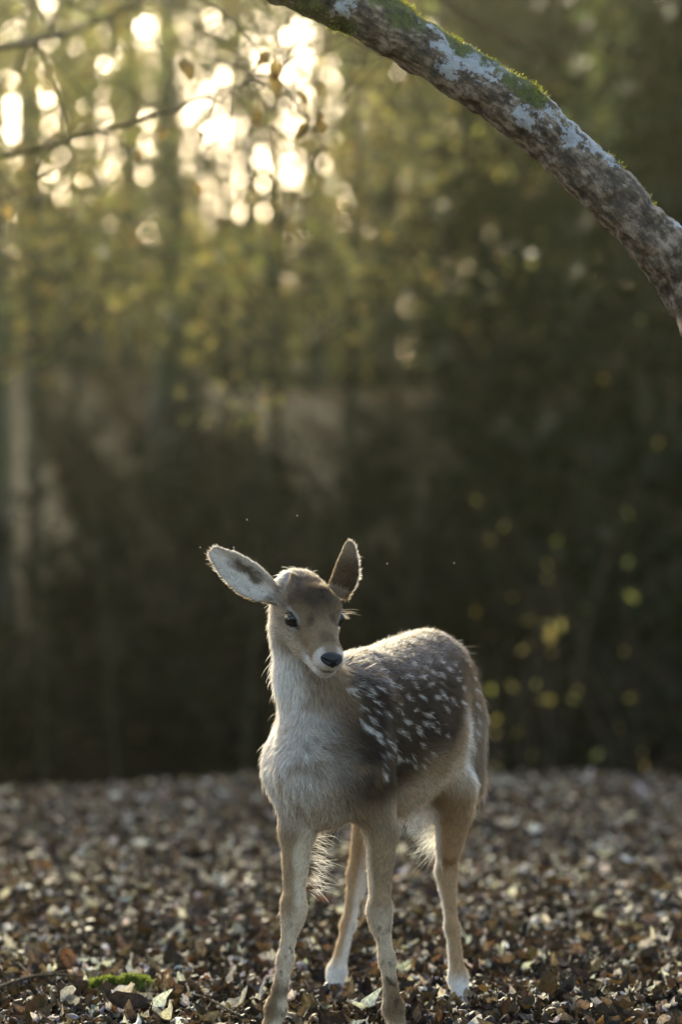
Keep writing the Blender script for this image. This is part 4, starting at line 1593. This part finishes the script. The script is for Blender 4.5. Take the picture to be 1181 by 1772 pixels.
# ------------------------------------------------------------------ young tree whose twigs hang into the top left
def build_twig_tree():
    x0, Y0 = -1.75, 8.2
    root = empty("young_tree", (x0, Y0, float(terrain(x0, Y0)) - .05), label="young tree whose bare twigs with withered leaves reach across the glowing sky", category="tree")
    loc = np.array(root.location)
    m = MB()
    trunk = spline([(x0, Y0, 0), (x0 + .03, Y0, 1.2), (x0 - .02, Y0 + .05, 2.2), (x0 + .08, Y0, 3.2), (x0, Y0, 4.4)], 30)
    m.tube(trunk - loc, np.linspace(.06, .02, 30), 10)
    link("trunk", m.mesh("trunk"), M_BARK, root)
    leafpos = []

    def branch(ctrl, r0, twigs, tl, side=1.0):
        p = spline([P(*c) for c in ctrl], 40)
        p[1:] += np.cumsum(RNG.normal(0, .0025, (39, 3)), 0)
        mb = MB()
        mb.tube(p - loc, np.linspace(r0, r0 * .25, 40), 6)
        for i in range(twigs):
            k = RNG.integers(6, 39)
            d = norm(p[min(k + 1, 39)] - p[k - 1] + RNG.normal(0, .75, 3) * [1, .6, 1])
            q = [p[k]]
            for s in range(8):
                d = norm(d + RNG.normal(0, .22, 3))
                q.append(q[-1] + d * tl / 8 * RNG.uniform(.5, 1.2))
            mb.tube(np.array(q) - loc, np.linspace(r0 * .35, r0 * .1, 9), 4)
            leafpos.append((q[-1], d))
            if RNG.random() < .6:
                leafpos.append((q[4], d))
        link("branch", mb.mesh("branch"), M_TWIG, root)
    branch([(-380, 150, 8.2), (-60, 92, 9.2), (110, 55, 10.0), (250, -5, 10.5), (330, -60, 10.8)], .019, 18, .5)
    branch([(-400, 330, 8.2), (-40, 280, 8.6), (180, 230, 8.4), (330, 188, 7.9), (450, 140, 7.5), (520, 96, 7.3)], .008, 30, .34)
    branch([(-400, 20, 8.2), (-50, -30, 7.6), (200, -60, 7.0), (380, 0, 6.7), (466, 90, 7.0), (540, 195, 6.9)], .005, 16, .22)
    branch([(-400, -120, 8.2), (60, -130, 7.8), (330, -80, 7.4), (520, 20, 7.1), (640, 90, 7.0), (740, 150, 6.9)], .0045, 30, .25)
    branch([(-400, 480, 8.2), (-150, 400, 8.3), (40, 330, 8.4), (150, 250, 8.5)], .007, 10, .2)
    branch([(-400, -200, 8.2), (200, -200, 8.4), (560, -100, 8.6), (820, 40, 8.8), (960, 110, 9.0)], .009, 26, .28)
    # withered leaves hang from the twigs, each its own
    mesh_pool = []
    for k, (sv, sq) in enumerate(LEAVES[:6]):
        me = mesh_np("withered_leaf", sv * [1.05, 1.0, 1.3] + [sv[:, 0].max(), 0, 0], sq)
        set_col(me, np.tile(np.array([0.12, 0.085, 0.035]) * [1.0, .8, 1.25][k % 3], (len(sv), 1)))
        me.materials.append(M_WITHER)
        mesh_pool.append(me)
    spots = [(P(468, 105, 7.0), 1.0), (P(474, 128, 7.0), 1.1), (P(466, 90, 7.0), .8), (P(538, 195, 6.9), 1.0), (P(534, 212, 6.9), 1.0), (P(545, 192, 6.9), .8)]
    for p, s_ in spots:
        leafpos.append((p, np.array([0, 0, -1.0])))
    for i, (p, d) in enumerate(leafpos):
        if i < len(leafpos) - len(spots) and RNG.random() < .86:
            continue
        o = link("withered_leaf", mesh_pool[i % 6], None, root)
        dd = Vector(norm(np.array([RNG.normal(0, .3), RNG.normal(0, .3), -1])))
        rot = dd.to_track_quat('X', 'Z').to_matrix().to_4x4() @ Matrix.Rotation(RNG.uniform(0, 6.28), 4, 'X')
        s_ = spots[i - len(leafpos) + len(spots)][1] if i >= len(leafpos) - len(spots) else RNG.uniform(.5, .95)
        o.matrix_local = Matrix.Translation(p - loc) @ rot @ Matrix.Scale(s_, 4)


build_twig_tree()


# ------------------------------------------------------------------ small things on the floor
def build_moss_clump():
    c = P(195, 1712, 5.83)
    c[2] = float(terrain(c[0], c[1]))
    n = 5200
    m = MB()
    t = RNG.uniform(-1, 1, n)
    x = t * 0.085
    y = RNG.normal(0, .028, n) * np.sqrt(np.clip(1 - t * t, 0.05, 1))
    prof = np.sqrt(np.clip(1 - t * t, 0, 1)) * np.exp(-(y / .04) ** 2)
    z = 0.030 + 0.036 * prof * (1 + .35 * vnoise(np.stack([x, y, x * 0], -1), 60, 5)) + 0.012 * t
    p0 = np.stack([x, y, z], -1)
    nd = norm(np.stack([x * 3, y * 6, 0 * x + .5], -1) + RNG.normal(0, .45, (n, 3)))
    L = RNG.uniform(.006, .014, n)
    sd_ = norm(np.cross(nd, RNG.normal(0, 1, (n, 3)))) * .0014
    v = np.stack([p0 - sd_, p0 + sd_, p0 + nd * L[:, None] + sd_ * .3, p0 + nd * L[:, None] - sd_ * .3], 1).reshape(-1, 3)
    m.add(v, np.arange(n * 4).reshape(-1, 4), None, np.repeat(np.array([.095, .12, .022]) * RNG.normal(1, .25, (n, 1)).clip(.4, 1.7), 4, 0))
    # cushion underneath
    th = np.linspace(0, 2 * np.pi, 20, endpoint=False)
    rings = []
    for f, hgt in ((1.0, 0.0), (.85, .022), (.6, .034), (.3, .04)):
        rings.append(np.stack([np.cos(th) * .085 * f, np.sin(th) * .045 * f, hgt + .018 + .012 * np.cos(th) * f], -1))
    rv = np.vstack(rings + [np.array([[0, 0, .042]])])
    qs = np.array([(r * 20 + j, r * 20 + (j + 1) % 20, (r + 1) * 20 + (j + 1) % 20, (r + 1) * 20 + j) for r in range(3) for j in range(20)])
    ts = np.array([(60 + j, 60 + (j + 1) % 20, 80) for j in range(20)])
    m.add(rv, qs, ts, np.array([.05, .065, .014]))
    o = link("moss_clump", m.mesh("moss_clump"), M_CROWN, label="bright green moss cushion among dead leaves beside a fallen twig", category="moss")
    o.location = c


build_moss_clump()


def ground_pt(px, py):
    Y = CAM_H * FPX / (py - HORIZON)
    return np.array([xat(px, Y), Y])


def build_twigs():
    a = [(-40, 1768), (60, 1735), (150, 1733), (230, 1742), (300, 1754), (350, 1768), (420, 1800)]
    def put(name, ctrl, r, label, off=.048, side=3):
        pts = []
        for px_, py_ in ctrl:
            g = ground_pt(px_, py_)
            pts.append([g[0], g[1], float(terrain(g[0], g[1])) + off])
        sp = spline(pts, 40)
        sp[:, 2] += .006 * np.sin(np.linspace(0, 9, 40))
        loc = np.array([sp[0][0], sp[0][1], 0])
        m = MB()
        m.tube(sp - loc, np.linspace(r, r * .45, 40), 7)
        for i in range(side):
            k = 8 + i * 9
            d = norm(np.array([RNG.normal(.6, .4), RNG.normal(0, .6), RNG.uniform(.0, .35)]))
            e = [sp[k] + d * .016 * t + RNG.normal(0, .002, 3) for t in range(6)]
            m.tube(np.array(e) - loc, np.linspace(r * .6, r * .2, 6), 5)
        o = link(name, m.mesh(name), M_TWIG, label=label, category="twig")
        o.location = loc
    put("fallen_twig", a, .0044, "long thin fallen twig lying across leaves in front of the green moss")
    put("fallen_twig", [(120, 1790), (165, 1757), (190, 1741)], .0035, "short fallen twig crossing under the long twig", .036, 1)
    put("fallen_twig", [(20, 1700), (45, 1718), (52, 1740)], .003, "small fallen twig stub beside the end of the long twig", .05, 0)
    put("fallen_twig", [(330, 1770), (318, 1725), (322, 1712)], .0028, "crooked pale twig standing among leaves right of the moss", .05, 1)


build_twigs()


def build_midges():
    k = NT("midge_wing")
    k.b.inputs["Base Color"].default_value = (0.75, 0.72, 0.62, 1)
    k.b.inputs["Roughness"].default_value = 0.3
    c = NT("midge_body")
    c.b.inputs["Base Color"].default_value = (0.4, 0.34, 0.24, 1)
    for px_, py_, Y_ in [(515, 893, 5.28), (428, 900, 5.3), (671, 976, 5.3), (787, 975, 5.32), (347, 948, 5.28), (405, 948, 5.3)]:
        root = empty("midge", P(px_, py_, Y_), label="tiny pale midge hovering in the air near the fawn's ears", category="midge", group="midges in the backlight")
        m = MB()
        m.tube(np.array([[-.002, 0, -.0006], [-.0008, 0, 0], [.0008, 0, .0003], [.0018, 0, 0]]), [.0003, .0007, .0007, .0003], 6)
        link("midge_body", m.mesh("midge_body"), c.m, root)
        for s in (1, -1):
            a = np.linspace(0, 2 * np.pi, 8, endpoint=False)
            v = np.stack([-.0008 + .001 * np.cos(a), s * (.0017 + .0016 * np.sin(a)), .0012 + .0012 * np.sin(a)], -1)
            link("wing", mesh_np("wing", v, [np.array([[0, 1, 2, 3], [0, 3, 4, 7], [4, 5, 6, 7]])]), k.m, root)


build_midges()


# ------------------------------------------------------------------ haze
def build_haze():
    k = bpy.data.materials.new("haze_air")
    k.use_nodes = True
    n, l = k.node_tree.nodes, k.node_tree.links
    n.remove(n["Principled BSDF"])
    pv = n.new("ShaderNodeVolumePrincipled")
    pv.inputs["Color"].default_value = (0.92, 0.95, 0.62, 1)
    pv.inputs["Density"].default_value = 0.0003
    pv.inputs["Anisotropy"].default_value = 0.87
    l.new(pv.outputs[0], n["Material Output"].inputs["Volume"])
    x, y0, y1, z0, z1 = 65, -15, 130, -3.5, 24
    v = np.array([(a, b, c) for a in (-x, x) for b in (y0, y1) for c in (z0, z1)], float)
    q = np.array([(0, 1, 3, 2), (4, 6, 7, 5), (0, 4, 5, 1), (2, 3, 7, 6), (0, 2, 6, 4), (1, 5, 7, 3)])
    link("haze", mesh_np("haze", v, q, False), k, kind="stuff")


build_haze()
